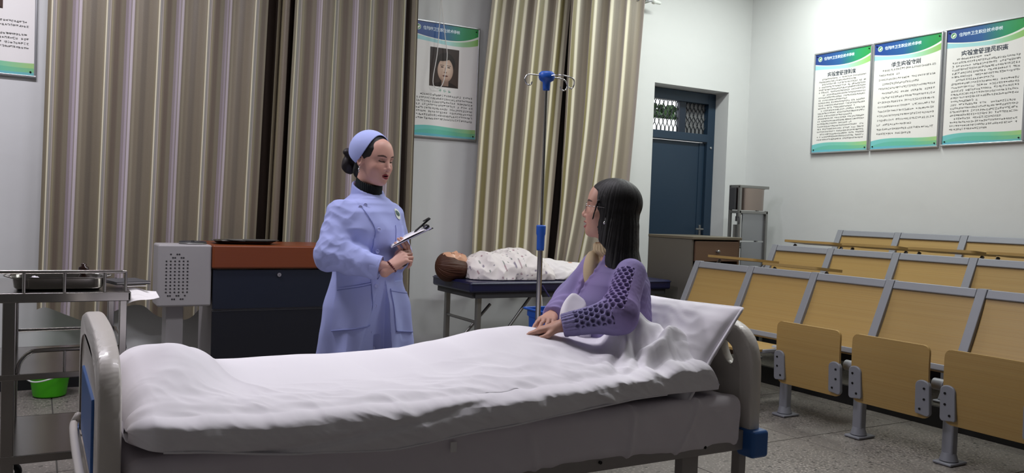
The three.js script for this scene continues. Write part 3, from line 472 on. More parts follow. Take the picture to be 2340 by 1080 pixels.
{ // blue bin behind the drip stand
  const o = thing('bin', 'blue plastic bin on the floor behind the drip stand', 'bin'); o.position.set(2.46, 0, -3.78); o.scale.y = 1.06;
  const t = (w, d, y) => [w, d, y]; const L = [t(0.2, 0.18, 0), t(0.21, 0.19, 0.02), t(0.25, 0.22, 0.6), t(0.265, 0.235, 0.605), t(0.265, 0.235, 0.64)];
  const shell = (inset) => grid(64, 4, (u, v) => { const [w, d, y] = L[Math.round(v * 4)], a = u * 2 * Math.PI, c = Math.cos(a), s = Math.sin(a), k = Math.pow(Math.pow(Math.abs(c), 6) + Math.pow(Math.abs(s), 6), -1 / 6); return [(w / 2 - inset) * c * k, y + (inset && v < 0.4 ? 0.01 : 0), (d / 2 - inset) * s * k]; });
  mesh('shell', [shell(0), shell(0.004), new THREE.BoxGeometry(0.2, 0.006, 0.17).translate(0, 0.006, 0)], M.blue, o); mesh('rim', pipe([[-0.132, 0.64, -0.117], [0.132, 0.64, -0.117], [0.132, 0.64, 0.117], [-0.132, 0.64, 0.117]], 0.006, 80, 8, true, 0.05), M.blue, o);
}
{ // wooden cabinet beside the door
  const o = thing('cabinet', 'low wooden cabinet with one drawer and a grey side in front of the blue door', 'cabinet'); const x0 = 4.44, x1 = 4.95, z0 = -5.45, z1 = -4.9, Y = 1.06;
  mesh('side', boxes(x0, x0 + 0.02, 0, Y - 0.024, z0, z1 - 0.02, 0.003), std('#6f6c66', 0.45, 0.3), o); mesh('carcass', [boxes(x1 - 0.02, x1, 0, Y - 0.024, z0, z1 - 0.02, 0.003), boxes(x0 + 0.02, x1 - 0.02, 0.06, Y - 0.024, z0, z0 + 0.015, 0.002), boxes(x0 + 0.02, x1 - 0.02, 0.06, 0.08, z0, z1 - 0.03, 0.002), boxes(x0 + 0.02, x1 - 0.02, 0.8, 0.815, z0, z1 - 0.03, 0.002)], std('#6a5240', 0.5), o);
  mesh('top', boxes(x0 - 0.006, x1 + 0.006, Y - 0.024, Y, z0, z1, 0.005), std('#6d6658', 0.4, 0.1), o);
  const wood = std('#6a5242', 0.45);
  const dr = mesh('drawer', boxes(x0 + 0.03, x1 - 0.025, 0.865, 1.025, z1 - 0.03, z1 - 0.008, 0.004), wood, o); mesh('knob', [rod([4.69, 0.945, z1 - 0.008], [4.69, 0.945, z1 + 0.012], 0.008), ball(0.014, 4.69, 0.945, z1 + 0.016, 1, 1, 0.7)], M.steelDull, dr);
  const dm = std('#553f34', 0.45);
  for (const [a, b] of [[x0 + 0.03, 4.686], [4.692, x1 - 0.025]]) { const d = mesh('door', boxes(a, b, 0.08, 0.8, z1 - 0.03, z1 - 0.012, 0.004), dm, o); const kx = a < 4.5 ? b - 0.03 : a + 0.03; mesh('handle', boxes(kx - 0.006, kx + 0.006, 0.6, 0.7, z1 - 0.012, z1 + 0.004, 0.003), M.steelDull, d); }
}
{ // steel wash stand with a water drum and tap
  const o = thing('wash_stand', 'stainless steel wash stand with a water drum and tap in the corner by the door', 'wash stand'); const x0 = 5.37, x1 = 5.70, z0 = -5.47, z1 = -5.36;
  for (const x of [x0, x1]) for (const z of [z0, z1]) mesh('post', boxes(x - 0.012, x + 0.012, 0, x === x1 && z === z1 ? 1.29 : 1.5, z - 0.012, z + 0.012, 0.003), M.steelDull, o);
  mesh('top_rail', [boxes(x0 - 0.012, x1 + 0.014, 1.485, 1.51, z1 - 0.012, z1 + 0.014, 0.004), boxes(x0 - 0.012, x1 + 0.014, 1.485, 1.51, z0 - 0.012, z0 + 0.012, 0.004), boxes(x0 - 0.012, x0 + 0.012, 1.485, 1.51, z0, z1, 0.004), boxes(x1 + 0.008, x1 + 0.014, 1.485, 1.51, z0, z1, 0.004)], M.steelDull, o);
  mesh('drum', [new THREE.CylinderGeometry(0.17, 0.165, 0.2, 48).scale(0.98, 1, 0.36).translate(5.545, 1.39, -5.415), new THREE.CylinderGeometry(0.178, 0.178, 0.014, 48).scale(0.98, 1, 0.36).translate(5.545, 1.487, -5.415)], std('#a89a92', 0.16, 1), o);
  mesh('drum_bracket', boxes(x0 - 0.03, x0 - 0.012, 1.29, 1.485, z1 - 0.1, z1 - 0.03, 0.004), M.greyDark, o);
  mesh('shelf', boxes(x0 - 0.01, x1 + 0.01, 1.26, 1.285, z0, z1 + 0.012, 0.004), M.steelDull, o);
  mesh('tap', [rod([5.38, 1.26, z1 - 0.03], [5.38, 1.225, z1 - 0.03], 0.012), boxes(5.366, 5.394, 1.19, 1.235, z1 - 0.045, z1 - 0.015, 0.005), pipe([[5.376, 1.225, z1 - 0.02], [5.352, 1.225, z1 + 0.02], [5.342, 1.2, z1 + 0.03], [5.34, 1.165, z1 + 0.03]], 0.007, 24), rod([5.38, 1.24, z1 - 0.03], [5.4, 1.26, z1 + 0.01], 0.005)], M.greyDark, o);
  mesh('splash_panel', [boxes(5.42, x1 - 0.012, 1.02, 1.262, z1 - 0.02, z1 - 0.008, 0.002), boxes(5.42, x1 - 0.012, 0.42, 1.01, z1 - 0.02, z1 - 0.008, 0.002)], std('#a6a8ac', 0.35, 0.85), o);
  mesh('basin', [boxes(x0 + 0.012, x1 - 0.012, 0.95, 0.965, z0, z1 - 0.03, 0.003), boxes(x0, 5.42, 0.95, 1.16, z1 - 0.07, z1 - 0.058, 0.003), boxes(x0 + 0.012, x1 - 0.012, 0.965, 1.0, z0, z0 + 0.012, 0.003)], M.steelDull, o);
  mesh('cross_rail', boxes(x0, x1, 0.2, 0.22, z1 - 0.01, z1 + 0.01, 0.003), M.steelDull, o);
}

// ---------------------------------------------------------------- the bed
const BED = { z0: -3.1, z1: -2.14, zc: -2.62, foot: 0.16, head: 2.275 };
{
  const o = thing('hospital_bed', 'white hospital bed with moulded plastic end boards and blue corner guards', 'bed');
  const outline = (s, grow) => {                              // end board seen from the end, x = across the bed
    const w = 0.475 + grow, t = 0.857 + grow, b = 0.385 - grow; s.moveTo(-w, b); s.lineTo(-w, 0.62); s.bezierCurveTo(-w, 0.76 + grow, -w + 0.03, 0.82 + grow, -w + 0.14, 0.832 + grow); s.bezierCurveTo(-w + 0.26, t, -0.12, t, 0, t); s.bezierCurveTo(0.12, t, w - 0.26, t, w - 0.14, 0.832 + grow); s.bezierCurveTo(w - 0.03, 0.81 + grow, w, 0.76 + grow, w, 0.62); s.lineTo(w, b); s.lineTo(-w, b);
    return s;
  };
  const hole = (side) => { const h = new THREE.Path(); h.absellipse(side * 0.335, 0.72, 0.034, 0.066, 0, 2 * Math.PI, false, side * 0.45); return h; };
  const rim = outline(new THREE.Shape(), -0.012); rim.holes.push(outline(new THREE.Path(), -0.062));
  const rimGeo = new THREE.ExtrudeGeometry(rim, { depth: 0.022, bevelEnabled: true, bevelThickness: 0.015, bevelSize: 0.012, bevelSegments: 5, curveSegments: 40 }).translate(0, 0, -0.011);
  const infill = outline(new THREE.Shape(), -0.05); infill.holes.push(hole(-1), hole(1));
  const infillGeo = new THREE.ExtrudeGeometry(infill, { depth: 0.022, bevelEnabled: true, bevelThickness: 0.01, bevelSize: 0.01, bevelSegments: 4, curveSegments: 40 }).translate(0, 0, -0.011);
  for (const [name, x, out] of [['footboard', BED.foot, -1], ['headboard', BED.head, 1]]) {
    const b = mesh(name, [toCreasedNormals(rimGeo, 0.7), toCreasedNormals(infillGeo, 0.7)], M.bedPlastic, o, [x, 0, BED.zc]); b.rotation.y = -Math.PI / 2;
    mesh('inlay', box(0.5, 0.2, 0.012, 0, 0.58, -out * 0.022, 0.005), M.bedBlue, b);
    mesh('handle_bar', pipe([[-0.36, 0.5, -out * 0.03], [-0.3, 0.47, -out * 0.046], [0.3, 0.47, -out * 0.046], [0.36, 0.5, -out * 0.03]], 0.012, 40), M.bedPlastic, b);
    for (const s of [-1, 1]) mesh('corner_guard', box(0.085, 0.1, 0.082, s * 0.462, 0.396, -out * 0.002, 0.014), M.bedBlue, o, [x, 0, BED.zc]).rotation.y = -Math.PI / 2;
    for (const s of [-1, 1]) mesh('post', boxes(x - 0.018, x + 0.018, 0.12, 0.42, BED.zc + s * 0.4 - 0.02, BED.zc + s * 0.4 + 0.02, 0.004), M.bedFrame, o);
  }
  for (const z of [BED.z1 - 0.045, BED.z0 + 0.045]) mesh('side_rail', boxes(BED.foot + 0.03, BED.head - 0.03, 0.37, 0.44, z - 0.02, z + 0.02, 0.004), M.bedFrame, o);
  for (const x of [0.42, 2.012]) for (const z of [BED.z1 - 0.07, BED.z0 + 0.07]) { mesh('leg', boxes(x - 0.038, x + 0.038, 0.06, 0.39, z - 0.02, z + 0.02, 0.004), M.bedFrame, o); mesh('castor', [new THREE.TorusGeometry(0.025, 0.016, 10, 20).translate(x, 0.042, z), rod([x, 0.05, z], [x, 0.09, z], 0.012)], M.black, o); }
  for (const x of [0.6, 1.1, 1.6, 2.05]) mesh('bolt', rod([x, 0.4, BED.z1 - 0.026], [x, 0.4, BED.z1 - 0.018], 0.0055), M.bolt, o);
  for (let i = 0; i < 9; i++) { const x = 0.24 + i * 0.245; mesh('slat', boxes(x - 0.05, x + 0.05, 0.405, 0.418, BED.z0 + 0.06, BED.z1 - 0.06, 0.003), M.bedFrame, o); }
}
const billow = (x, y, z) => Math.abs(noise(x, y, z)) * 2.2 - 0.5;
const ridge = (x, y, z) => 1 - Math.abs(noise(x, y, z)) * 2.2;
{ // mattress under a fitted sheet
  const x0 = 0.195, x1 = 2.222, y0 = 0.42, y1 = 0.565, z0 = -3.07, z1 = -2.158, cx = (x0 + x1) / 2, cy = (y0 + y1) / 2, cz = (z0 + z1) / 2;
  const f = (x, y, z) => {
    const dx = Math.abs(x - cx) - (x1 - x0) / 2 + 0.035, dz = Math.abs(z - cz) - (z1 - z0) / 2 + 0.035, low = z > -2.3 ? 0.035 * smoothstep(z, -2.25, -2.16) * (0.75 + 0.25 * Math.sin(x * 7)) : 0, dy = Math.max(y - y1, y0 - low - y) + 0.035;
    let d = Math.hypot(Math.max(dx, 0), Math.max(dy, 0), Math.max(dz, 0)) + Math.min(Math.max(dx, dy, dz), 0) - 0.035;
    const side = smoothstep(z, -2.26, -2.17);
    d -= 0.005 * side * ridge(x * 7 + y * 6, y * 3, 1.3) + 0.002 * noise(x * 18, y * 18, z * 18);
    for (const [a, s, w, h] of [[1.98, 0.55, 0.011, 0.009], [1.72, 0.1, 0.012, 0.008], [1.33, -0.25, 0.014, 0.008], [0.75, 0.4, 0.014, 0.007], [2.2, 0.06, 0.01, 0.007]]) { const q = (x - a - s * (y - 0.5)) / w; d -= side * h * Math.exp(-q * q); }
    return d;
  };
  const o = thing('mattress', 'mattress in a wrinkled white fitted sheet under the quilt', 'mattress');
  mesh('fitted_sheet', nets(f, [x0 - 0.04, y0 - 0.06, z0 - 0.04], [x1 + 0.04, y1 + 0.04, z1 + 0.04], 0.0095), M.sheet, o);
  mesh('care_label', box(0.02, 0.03, 0.003, 1.06, 0.515, z1 + 0.014, 0.001), M.paper, o);
}
{ // quilt
  const bottom = table([[0.2, 0.612], [0.25, 0.606], [0.3, 0.6], [0.6, 0.566], [0.85, 0.55], [1.12, 0.572], [1.4, 0.588], [1.7, 0.603], [1.9, 0.598], [2.2, 0.59]]), nearZ = table([[0.2, -2.115], [0.27, -2.085], [0.8, -2.07], [1.2, -2.08], [1.6, -2.12], [1.9, -2.17], [2.2, -2.2]]);
  const lift = table([[0.2, 0], [0.95, 0], [1.12, 0.03], [1.26, 0.07], [1.43, 0.105], [1.56, 0.112], [1.66, 0.1], [1.8, 0.075], [1.95, 0.05], [2.2, 0.02]]);
  const G = (x, z, a, b, sx, sz, rot = 0) => { const dx = x - a, dz = z - b, c = Math.cos(rot), s = Math.sin(rot), u = (dx * c + dz * s) / sx, w = (dz * c - dx * s) / sz; return Math.exp(-u * u - w * w); };
  const crest = (x, z, a, b, sx, sz, rot) => { const dx = x - a, dz = z - b, c = Math.cos(rot), s = Math.sin(rot), u = Math.abs(dx * c + dz * s) / sx, w = (dz * c - dx * s) / sz; return Math.exp(-u * 1.6) * Math.exp(-w * w); };
  const top = (x, z) => {
    let y = 0.668 - 0.03 * smoothstep(-z, 2.8, 3.1) + 0.006 * fbm(x * 2.2, z * 2.2, 1.1);
    y += 0.085 * G(x, z, 0.31, -2.68, 0.12, 0.34) + 0.055 * G(x, z, 0.4, -2.55, 0.1, 0.25, 0.4) + 0.01 * crest(x, z, 0.5, -2.5, 0.03, 0.3, -0.5);
    y += lift(x)[0] * Math.exp(-Math.pow((z + 2.6) / 0.29, 2));
    const wx = x + 0.03 * noise(x * 9, z * 9, 1.7), wz = z + 0.03 * noise(x * 9, z * 9, 8.8);
    y += 0.13 * G(wx, wz, 1.885, -2.43, 0.06, 0.09, 0.35) + 0.03 * G(wx, wz, 1.83, -2.36, 0.022, 0.09, 0.5) + 0.115 * G(wx, wz, 1.985, -2.35, 0.12, 0.075, 0.25) + 0.045 * G(wx, wz, 1.92, -2.26, 0.18, 0.05, 0.15);
    y += 0.03 * G(wx, wz, 2.0, -2.3, 0.16, 0.02, -0.35) + 0.026 * G(wx, wz, 1.94, -2.255, 0.2, 0.018, -0.3) - 0.03 * G(wx, wz, 1.92, -2.32, 0.16, 0.014, -0.32) - 0.02 * G(wx, wz, 1.99, -2.27, 0.15, 0.011, -0.4) - 0.025 * G(wx, wz, 1.84, -2.3, 0.012, 0.09, 0.5) - 0.02 * G(wx, wz, 1.76, -2.3, 0.014, 0.1, 0.8);
    const calm = smoothstep(z, -2.55, -2.2), crum = smoothstep(x, 1.45, 1.85) * smoothstep(z, -2.6, -2.3);
    y += 0.007 * calm * ridge(wx * 6 - wz * 5, wz * 6 + wx * 2, 2.2) + 0.003 * calm * ridge(wx * 15 - wz * 9, wz * 14, 4.2) + 0.008 * crum * billow(wx * 8 + wz * 3, wz * 10 - wx * 4, 5.1) + 0.006 * crum * billow(x * 19, 1, z * 19);
    y += 0.006 * smoothstep(0.6 - x, 0, 0.3) * ridge(x * 9, z * 5, 7.7);
    return y;
  };
  const o = thing('quilt', 'thick rumpled white quilt spread over the bed and the patient\'s legs', 'quilt');
  const f = (u, v) => {
    const e = Math.min(1, Math.min(u / 0.03, (1 - u) / 0.045)), puff = Math.sqrt(Math.max(0, 1 - (1 - e) * (1 - e)));
    let x = 0.2 + u * 1.93, zn = nearZ(x)[0], yb = bottom(x)[0], z, y;
    x += 0.018 * noise(v * 6, u < 0.5 ? 1 : 7, 2.2) * (1 - e);
    const t0 = top(x, Math.max(-3.08, Math.min(zn - 0.03, lerp(-3.08, zn - 0.05, (v - 0.1) / 0.55))));
    if (v < 0.1) { const k = v / 0.1; z = -3.13 + 0.05 * k * k; y = lerp(0.5, top(x, -3.08), Math.sin(k * Math.PI / 2)); }
    else if (v < 0.65) { const k = (v - 0.1) / 0.55; z = lerp(-3.08, zn - 0.05, k); y = top(x, z); const r = smoothstep(z, zn - 0.13, zn - 0.05); y -= 0.012 * r * r; }
    else if (v < 0.9) {                                      // rounded near side, full of slanting creases
      const k = (v - 0.65) / 0.25, yt = top(x, zn - 0.05) - 0.012, a = k * Math.PI * 0.5;
      y = lerp(yt, yb, k < 0.5 ? k * k * 1.1 : k * 0.9 + 0.1 - 0.175 * (1 - k) * 2); z = zn - 0.05 + 0.05 * Math.sin(Math.min(1, k * 1.6) * Math.PI / 2) + 0.012 * Math.sin(k * Math.PI);
      const w = Math.sin(Math.min(1, k * 2.2) * Math.PI / 2) * Math.pow(1 - k, 0.35), busy = 0.55 + 0.45 * smoothstep(noise(x * 2.1, 0, 4.4), -0.3, 0.4);
      z += w * busy * (0.017 * ridge(x * 5.5 + y * 13, y * 7 - x * 2, 1.9) + 0.008 * ridge(x * 13 + y * 22, y * 11, 6.1) + 0.002 * ridge(x * 34 + y * 30, y * 34, 2));
      const fold = Math.exp(-Math.pow((y - (0.635 - 0.02 * Math.sin(x * 3.2)) - 0.08 * (x - 1)) / 0.012, 2)) * smoothstep(x, 0.3, 0.5) * smoothstep(1.45 - x, 0, 0.2); z -= 0.012 * fold;
    } else { const k = (v - 0.9) / 0.1, zu = lerp(zn, -2.3, k); z = zu; y = yb + 0.012 * Math.sin(k * Math.PI) * -1 + 0.03 * k * k; }
    const yc = lerp(0.585, yb, v > 0.6 ? 1 : 0); y = lerp(Math.min(y, yc + 0.02), y, puff);
    if (u < 0.035) z = lerp(z, clamp(z, -3.05, zn - 0.09), 1 - puff);
    return [x, y, z, x, v * 1.4];
  };
  mesh('cover', grid(420, 190, f), M.linen, o);
  mesh('hem', pipe(Array.from({ length: 40 }, (_, i) => { const x = 0.27 + i * 0.041; return [x, bottom(x)[0] + 0.001, nearZ(x)[0] + 0.004]; }), 0.003, 160, 6), M.linen, o);
}
{ // pillow propped against the headboard
  const o = thing('pillow', 'white pillow propped up against the headboard behind the patient', 'pillow');
  const w = 0.66, h = 0.43, T = 0.075;
  const side = (s) => grid(70, 50, (u, v) => { const a = u * 2 - 1, b = v * 2 - 1, e = (1 - Math.pow(Math.abs(a), 3.2)) * (1 - Math.pow(Math.abs(b), 3.2)), fl = Math.pow(e, 0.55), pinch = 1 - 0.05 * (1 - b * b) * 0 - 0.035 * Math.pow(Math.abs(a * b), 3) * -1;
    const wr = 0.007 * fl * ridge(a * 4 + b * 2, b * 4, 3 + s) + 0.012 * e * fbm(a * 1.5, b * 1.5, s); return [a * w / 2 * (1 - 0.03 * (1 - Math.abs(b))) * pinch, b * h / 2 * (1 - 0.03 * (1 - Math.abs(a))) * pinch, s * (0.002 + T * fl + wr), a, b]; });
  mesh('case', [side(1), side(-1)], M.linen, o);
  const hemPts = []; for (let i = 0; i < 60; i++) { const t = i / 60 * 4, k = Math.floor(t), q = (t - k) * 2 - 1, [a, b] = [[q, -1], [1, q], [-q, 1], [-1, -q]][k]; hemPts.push([a * w / 2 * (1 - 0.03 * (1 - Math.abs(b))) * 1.02, b * h / 2 * (1 - 0.03 * (1 - Math.abs(a))) * 1.02, 0]); }
  mesh('flange', pipe(hemPts, 0.006, 160, 6, true, 0.1), M.linen, o);
  o.position.set(2.1, 0.7, -2.53); o.rotation.order = 'YXZ'; o.rotation.set(-0.66, -Math.PI / 2, 0.02);
}

// ---------------------------------------------------------------- instrument trolley at the left edge
{
  const o = thing('trolley', 'three-tier stainless steel trolley with guard rails at the left edge', 'trolley'); const x0 = -0.14, x1 = 0.315, z0 = -4.02, z1 = -3.4;
  for (const [x, w] of [[-0.075, 0.042], [0.29, 0.026]]) for (const z of [z0 + 0.03, z1 - 0.022]) { mesh('leg', boxes(x - w / 2, x + w / 2, 0.09, 0.84, z - w / 2, z + w / 2, 0.004), M.steel, o); mesh('castor', [new THREE.TorusGeometry(0.03, 0.014, 10, 22).translate(x, 0.045, z), rod([x, 0.05, z], [x, 0.1, z], 0.01)], M.black, o); }
  for (const [name, y, t] of [['top_shelf', 0.85, 0.034], ['middle_shelf', 0.562, 0.022], ['bottom_shelf', 0.27, 0.03]]) mesh(name, [boxes(x0, x1, y - 0.006, y, z0, z1, 0.002), boxes(x0, x1, y - t, y, z1 - 0.012, z1, 0.004), boxes(x0, x1, y - t, y, z0, z0 + 0.012, 0.004), boxes(x0, x0 + 0.012, y - t, y, z0, z1, 0.004), boxes(x1 - 0.012, x1, y - t, y, z0, z1, 0.004)], M.steel, o);
  const rail = (y, posts, base) => { mesh('guard_rail', pipe([[x0, y, z1 - 0.012], [x1 - 0.03, y, z1 - 0.012], [x1 - 0.018, y, z1 - 0.018]], 0.0065, 120, 10, false, 0.03), M.steel, o); for (const [x, z] of posts) mesh('rail_post', rod([x, base, z], [x, y, z], 0.0055), M.steel, o); };
  rail(0.925, [[-0.032, z1 - 0.012], [0.095, z1 - 0.012], [0.226, z1 - 0.012], [0.297, z1 - 0.016]], 0.85);
  mesh('guard_rail', pipe([[-0.048, 0.562, z1 - 0.03], [-0.04, 0.6, z1 - 0.03], [-0.012, 0.632, z1 - 0.03], [0.04, 0.64, z1 - 0.03], [0.303, 0.64, z1 - 0.03]], 0.0075, 60), M.steel, o); for (const x of [0.1, 0.24]) mesh('rail_post', rod([x, 0.56, z1 - 0.03], [x, 0.64, z1 - 0.03], 0.005), M.steel, o);
  mesh('guard_rail', pipe([[-0.1, 0.635, z0 + 0.02], [0.3, 0.635, z0 + 0.02], [0.305, 0.635, z0 + 0.1], [0.305, 0.635, z1 - 0.1], [0.3, 0.635, z1 - 0.03]], 0.0065, 60, 10, false, 0.1), M.steel, o);
  const t = thing('instrument_tray', 'deep steel instrument tray on the trolley\'s top shelf', 'tray'); t.position.set(0.08, 0.851, -3.56);
  const L = [[0.9, 0.001], [0.9, 0.001], [0.97, 0.012], [1, 0.044], [1.06, 0.046], [1.06, 0.049]];
  const wallShape = (w, d, s) => grid(64, 5, (u, v) => { const [k, y] = L[Math.round(v * 5)], a = u * 2 * Math.PI, c = Math.cos(a), q = Math.sin(a), r = Math.pow(Math.pow(Math.abs(c), 7) + Math.pow(Math.abs(q), 7), -1 / 7) * (Math.round(v * 5) ? 1 : 0); return [w / 2 * k * c * r, y + s, d / 2 * k * q * r]; });
  mesh('basin', [wallShape(0.3, 0.2, 0), wallShape(0.297, 0.197, 0.0015)], M.steel, t); for (const s of [-1, 1]) mesh('handle', pipe([[s * 0.152, 0.044, -0.03], [s * 0.175, 0.05, -0.02], [s * 0.175, 0.05, 0.02], [s * 0.152, 0.044, 0.03]], 0.003, 20), M.steel, t);
  const g = thing('gauze', 'small crumpled white gauze in the instrument tray', 'gauze'); g.position.set(0.0, 0.857, -3.53);
  mesh('pad', grid(24, 24, (u, v) => { const a = u * 2 - 1, b = v * 2 - 1; return [a * 0.035, Math.max(0, 0.042 * (1 - a * a) * (1 - b * b) + 0.008 * noise(a * 4, b * 4, 2)), b * 0.03]; }), M.linen, g); mesh('fold', grid(12, 8, (u, v) => [(u - 0.5) * 0.05, 0.03 + 0.008 * Math.sin(u * 5) + 0.004 * v, (v - 0.5) * 0.03 + 0.01]), M.linen, g);
  const j = thing('jar', 'dark brown glass jar with a lid standing in the instrument tray', 'jar'); j.position.set(0.162, 0.854, -3.55);
  mesh('body', new THREE.LatheGeometry([[0, 0], [0.018, 0], [0.02, 0.004], [0.02, 0.04], [0.013, 0.05], [0.013, 0.062], [0, 0.062]].map((p) => new THREE.Vector2(...p)), 28), M.brownGlass, j); mesh('lid', new THREE.LatheGeometry([[0, 0.062], [0.018, 0.062], [0.019, 0.066], [0.018, 0.078], [0.008, 0.082], [0.01, 0.09], [0, 0.093]].map((p) => new THREE.Vector2(...p)), 28), M.brownGlass, j);
  const k = thing('white_cloth', 'white cloth hanging over the corner of the trolley top', 'cloth'); k.position.set(0.33, 0.84, -3.5);
  mesh('sheet', grid(24, 18, (u, v) => [lerp(-0.03, 0.085, u), 0.012 + 0.004 * Math.sin(u * 6) - 0.05 * v * (1 - u * 0.75) - 0.012 * u * u, lerp(-0.02, 0.09, v) + 0.008 * noise(u * 5, v * 5, 1)]), M.paper, k); mesh('fold', grid(16, 8, (u, v) => [lerp(-0.03, 0.05, u), 0.016 + 0.005 * v, lerp(-0.1, 0, v) + 0.005 * Math.sin(u * 7)]), M.paper, k);
  const c = thing('folder', 'thin dark folder lying on the corner of the trolley top above the white cloth', 'folder'); c.position.set(0.315, 0.862, -3.62); c.rotation.y = 0.25;
  mesh('cover', [box(0.13, 0.003, 0.17, 0, 0.012, 0, 0.001), box(0.13, 0.003, 0.17, 0, 0.003, 0, 0.001)], M.greyDark, c); mesh('pages', box(0.124, 0.006, 0.16, 0.002, 0.0075, 0, 0.001), M.paper, c);
}

// ---------------------------------------------------------------- people
const skinMat = (rough = 0.5) => new THREE.MeshStandardMaterial({ color: '#ffffff', roughness: rough, vertexColors: true, side: THREE.DoubleSide });
const hairMat = std('#0d0a0b', 0.5);
// a head around the point between the eyes' heights: x to its own left, y up, z forward; chin at -0.11, crown at 0.107
function headField({ open = 0.3, smile = 0, ears = true }) {
  const parts = [
    [egg([0, 0.026, -0.012], [0.0735, 0.081, 0.093]), 0], [egg([0, -0.022, 0.02], [0.0635, 0.086, 0.066]), 0.03], [egg([0, -0.068, 0.036], [0.044, 0.04, 0.044]), 0.03], [egg([0, -0.094 - 0.004 * open, 0.062], [0.02, 0.017, 0.018]), 0.02],
    [egg([0.037, -0.033 + 0.004 * smile, 0.052], [0.024, 0.022, 0.022]), 0.025], [egg([-0.037, -0.033 + 0.004 * smile, 0.052], [0.024, 0.022, 0.022]), 0.025], [cone([-0.034, 0.02, 0.064], [0.034, 0.02, 0.064], 0.013, 0.013), 0.025], [egg([0, 0.05, 0.045], [0.05, 0.045, 0.04]), 0.03],
  ];
  const nose = [cone([0, 0.008, 0.077], [0, -0.03, 0.0965], 0.0065, 0.0088), egg([0, -0.036, 0.094], [0.0105, 0.0085, 0.0095]), egg([0.0115, -0.039, 0.085], [0.0075, 0.0068, 0.009]), egg([-0.0115, -0.039, 0.085], [0.0075, 0.0068, 0.009])];
  const lipU = [cone([-0.019 - 0.004 * smile, -0.0655 + 0.004 * smile, 0.077], [0, -0.0615, 0.0885], 0.003, 0.0052), cone([0.019 + 0.004 * smile, -0.0655 + 0.004 * smile, 0.077], [0, -0.0615, 0.0885], 0.003, 0.0052)];
  const lipL = cone([-0.012, -0.0735 - 0.007 * open, 0.0815], [0.012, -0.0735 - 0.007 * open, 0.0815], 0.0052, 0.0052), lipC = egg([0, -0.074 - 0.007 * open, 0.0845], [0.011, 0.005, 0.005]);
  const mouth = egg([0, -0.0675 - 0.003 * open, 0.088], [0.016 + 0.003 * smile, 0.0018 + 0.0052 * open, 0.014]);
  const socket = [egg([0.0315, 0.003, 0.087], [0.017, 0.0105, 0.012]), egg([-0.0315, 0.003, 0.087], [0.017, 0.0105, 0.012])], eye = [egg([0.031, 0.0005, 0.0665], [0.0145, 0.0125, 0.0125]), egg([-0.031, 0.0005, 0.0665], [0.0145, 0.0125, 0.0125])];
  const ear = [-1, 1].map((s) => [egg([s * 0.0745, -0.006, -0.014], [0.008, 0.03, 0.018]), egg([s * 0.0805, -0.004, -0.012], [0.005, 0.019, 0.009])]);
  const neck = cone([0, -0.07, -0.022], [0, -0.16, -0.038], 0.048, 0.05);
  return (x, y, z) => {
    let d = parts[0][0](x, y, z); for (let i = 1; i < parts.length; i++) d = smin(d, parts[i][0](x, y, z), parts[i][1]);
    if (z > 0.03) {
      for (const s of socket) d = smax(d, -s(x, y, z), 0.012);
      for (const e of eye) d = smin(d, e(x, y, z), 0.004);
      d = smin(d, nose[0](x, y, z), 0.014); d = smin(d, nose[1](x, y, z), 0.008); d = smin(d, nose[2](x, y, z), 0.006); d = smin(d, nose[3](x, y, z), 0.006);
      d = smin(d, Math.min(lipU[0](x, y, z), lipU[1](x, y, z)), 0.005); d = smin(d, smin(lipL(x, y, z), lipC(x, y, z), 0.006), 0.005); d = smax(d, -mouth(x, y, z), 0.002);
    }
    if (ears && Math.abs(x) > 0.055) { const e = ear[x > 0 ? 1 : 0]; d = smin(d, smax(e[0](x, y, z), -e[1](x, y, z), 0.004), 0.006); }
    return smin(d, neck(x, y, z), 0.022);
  };
}
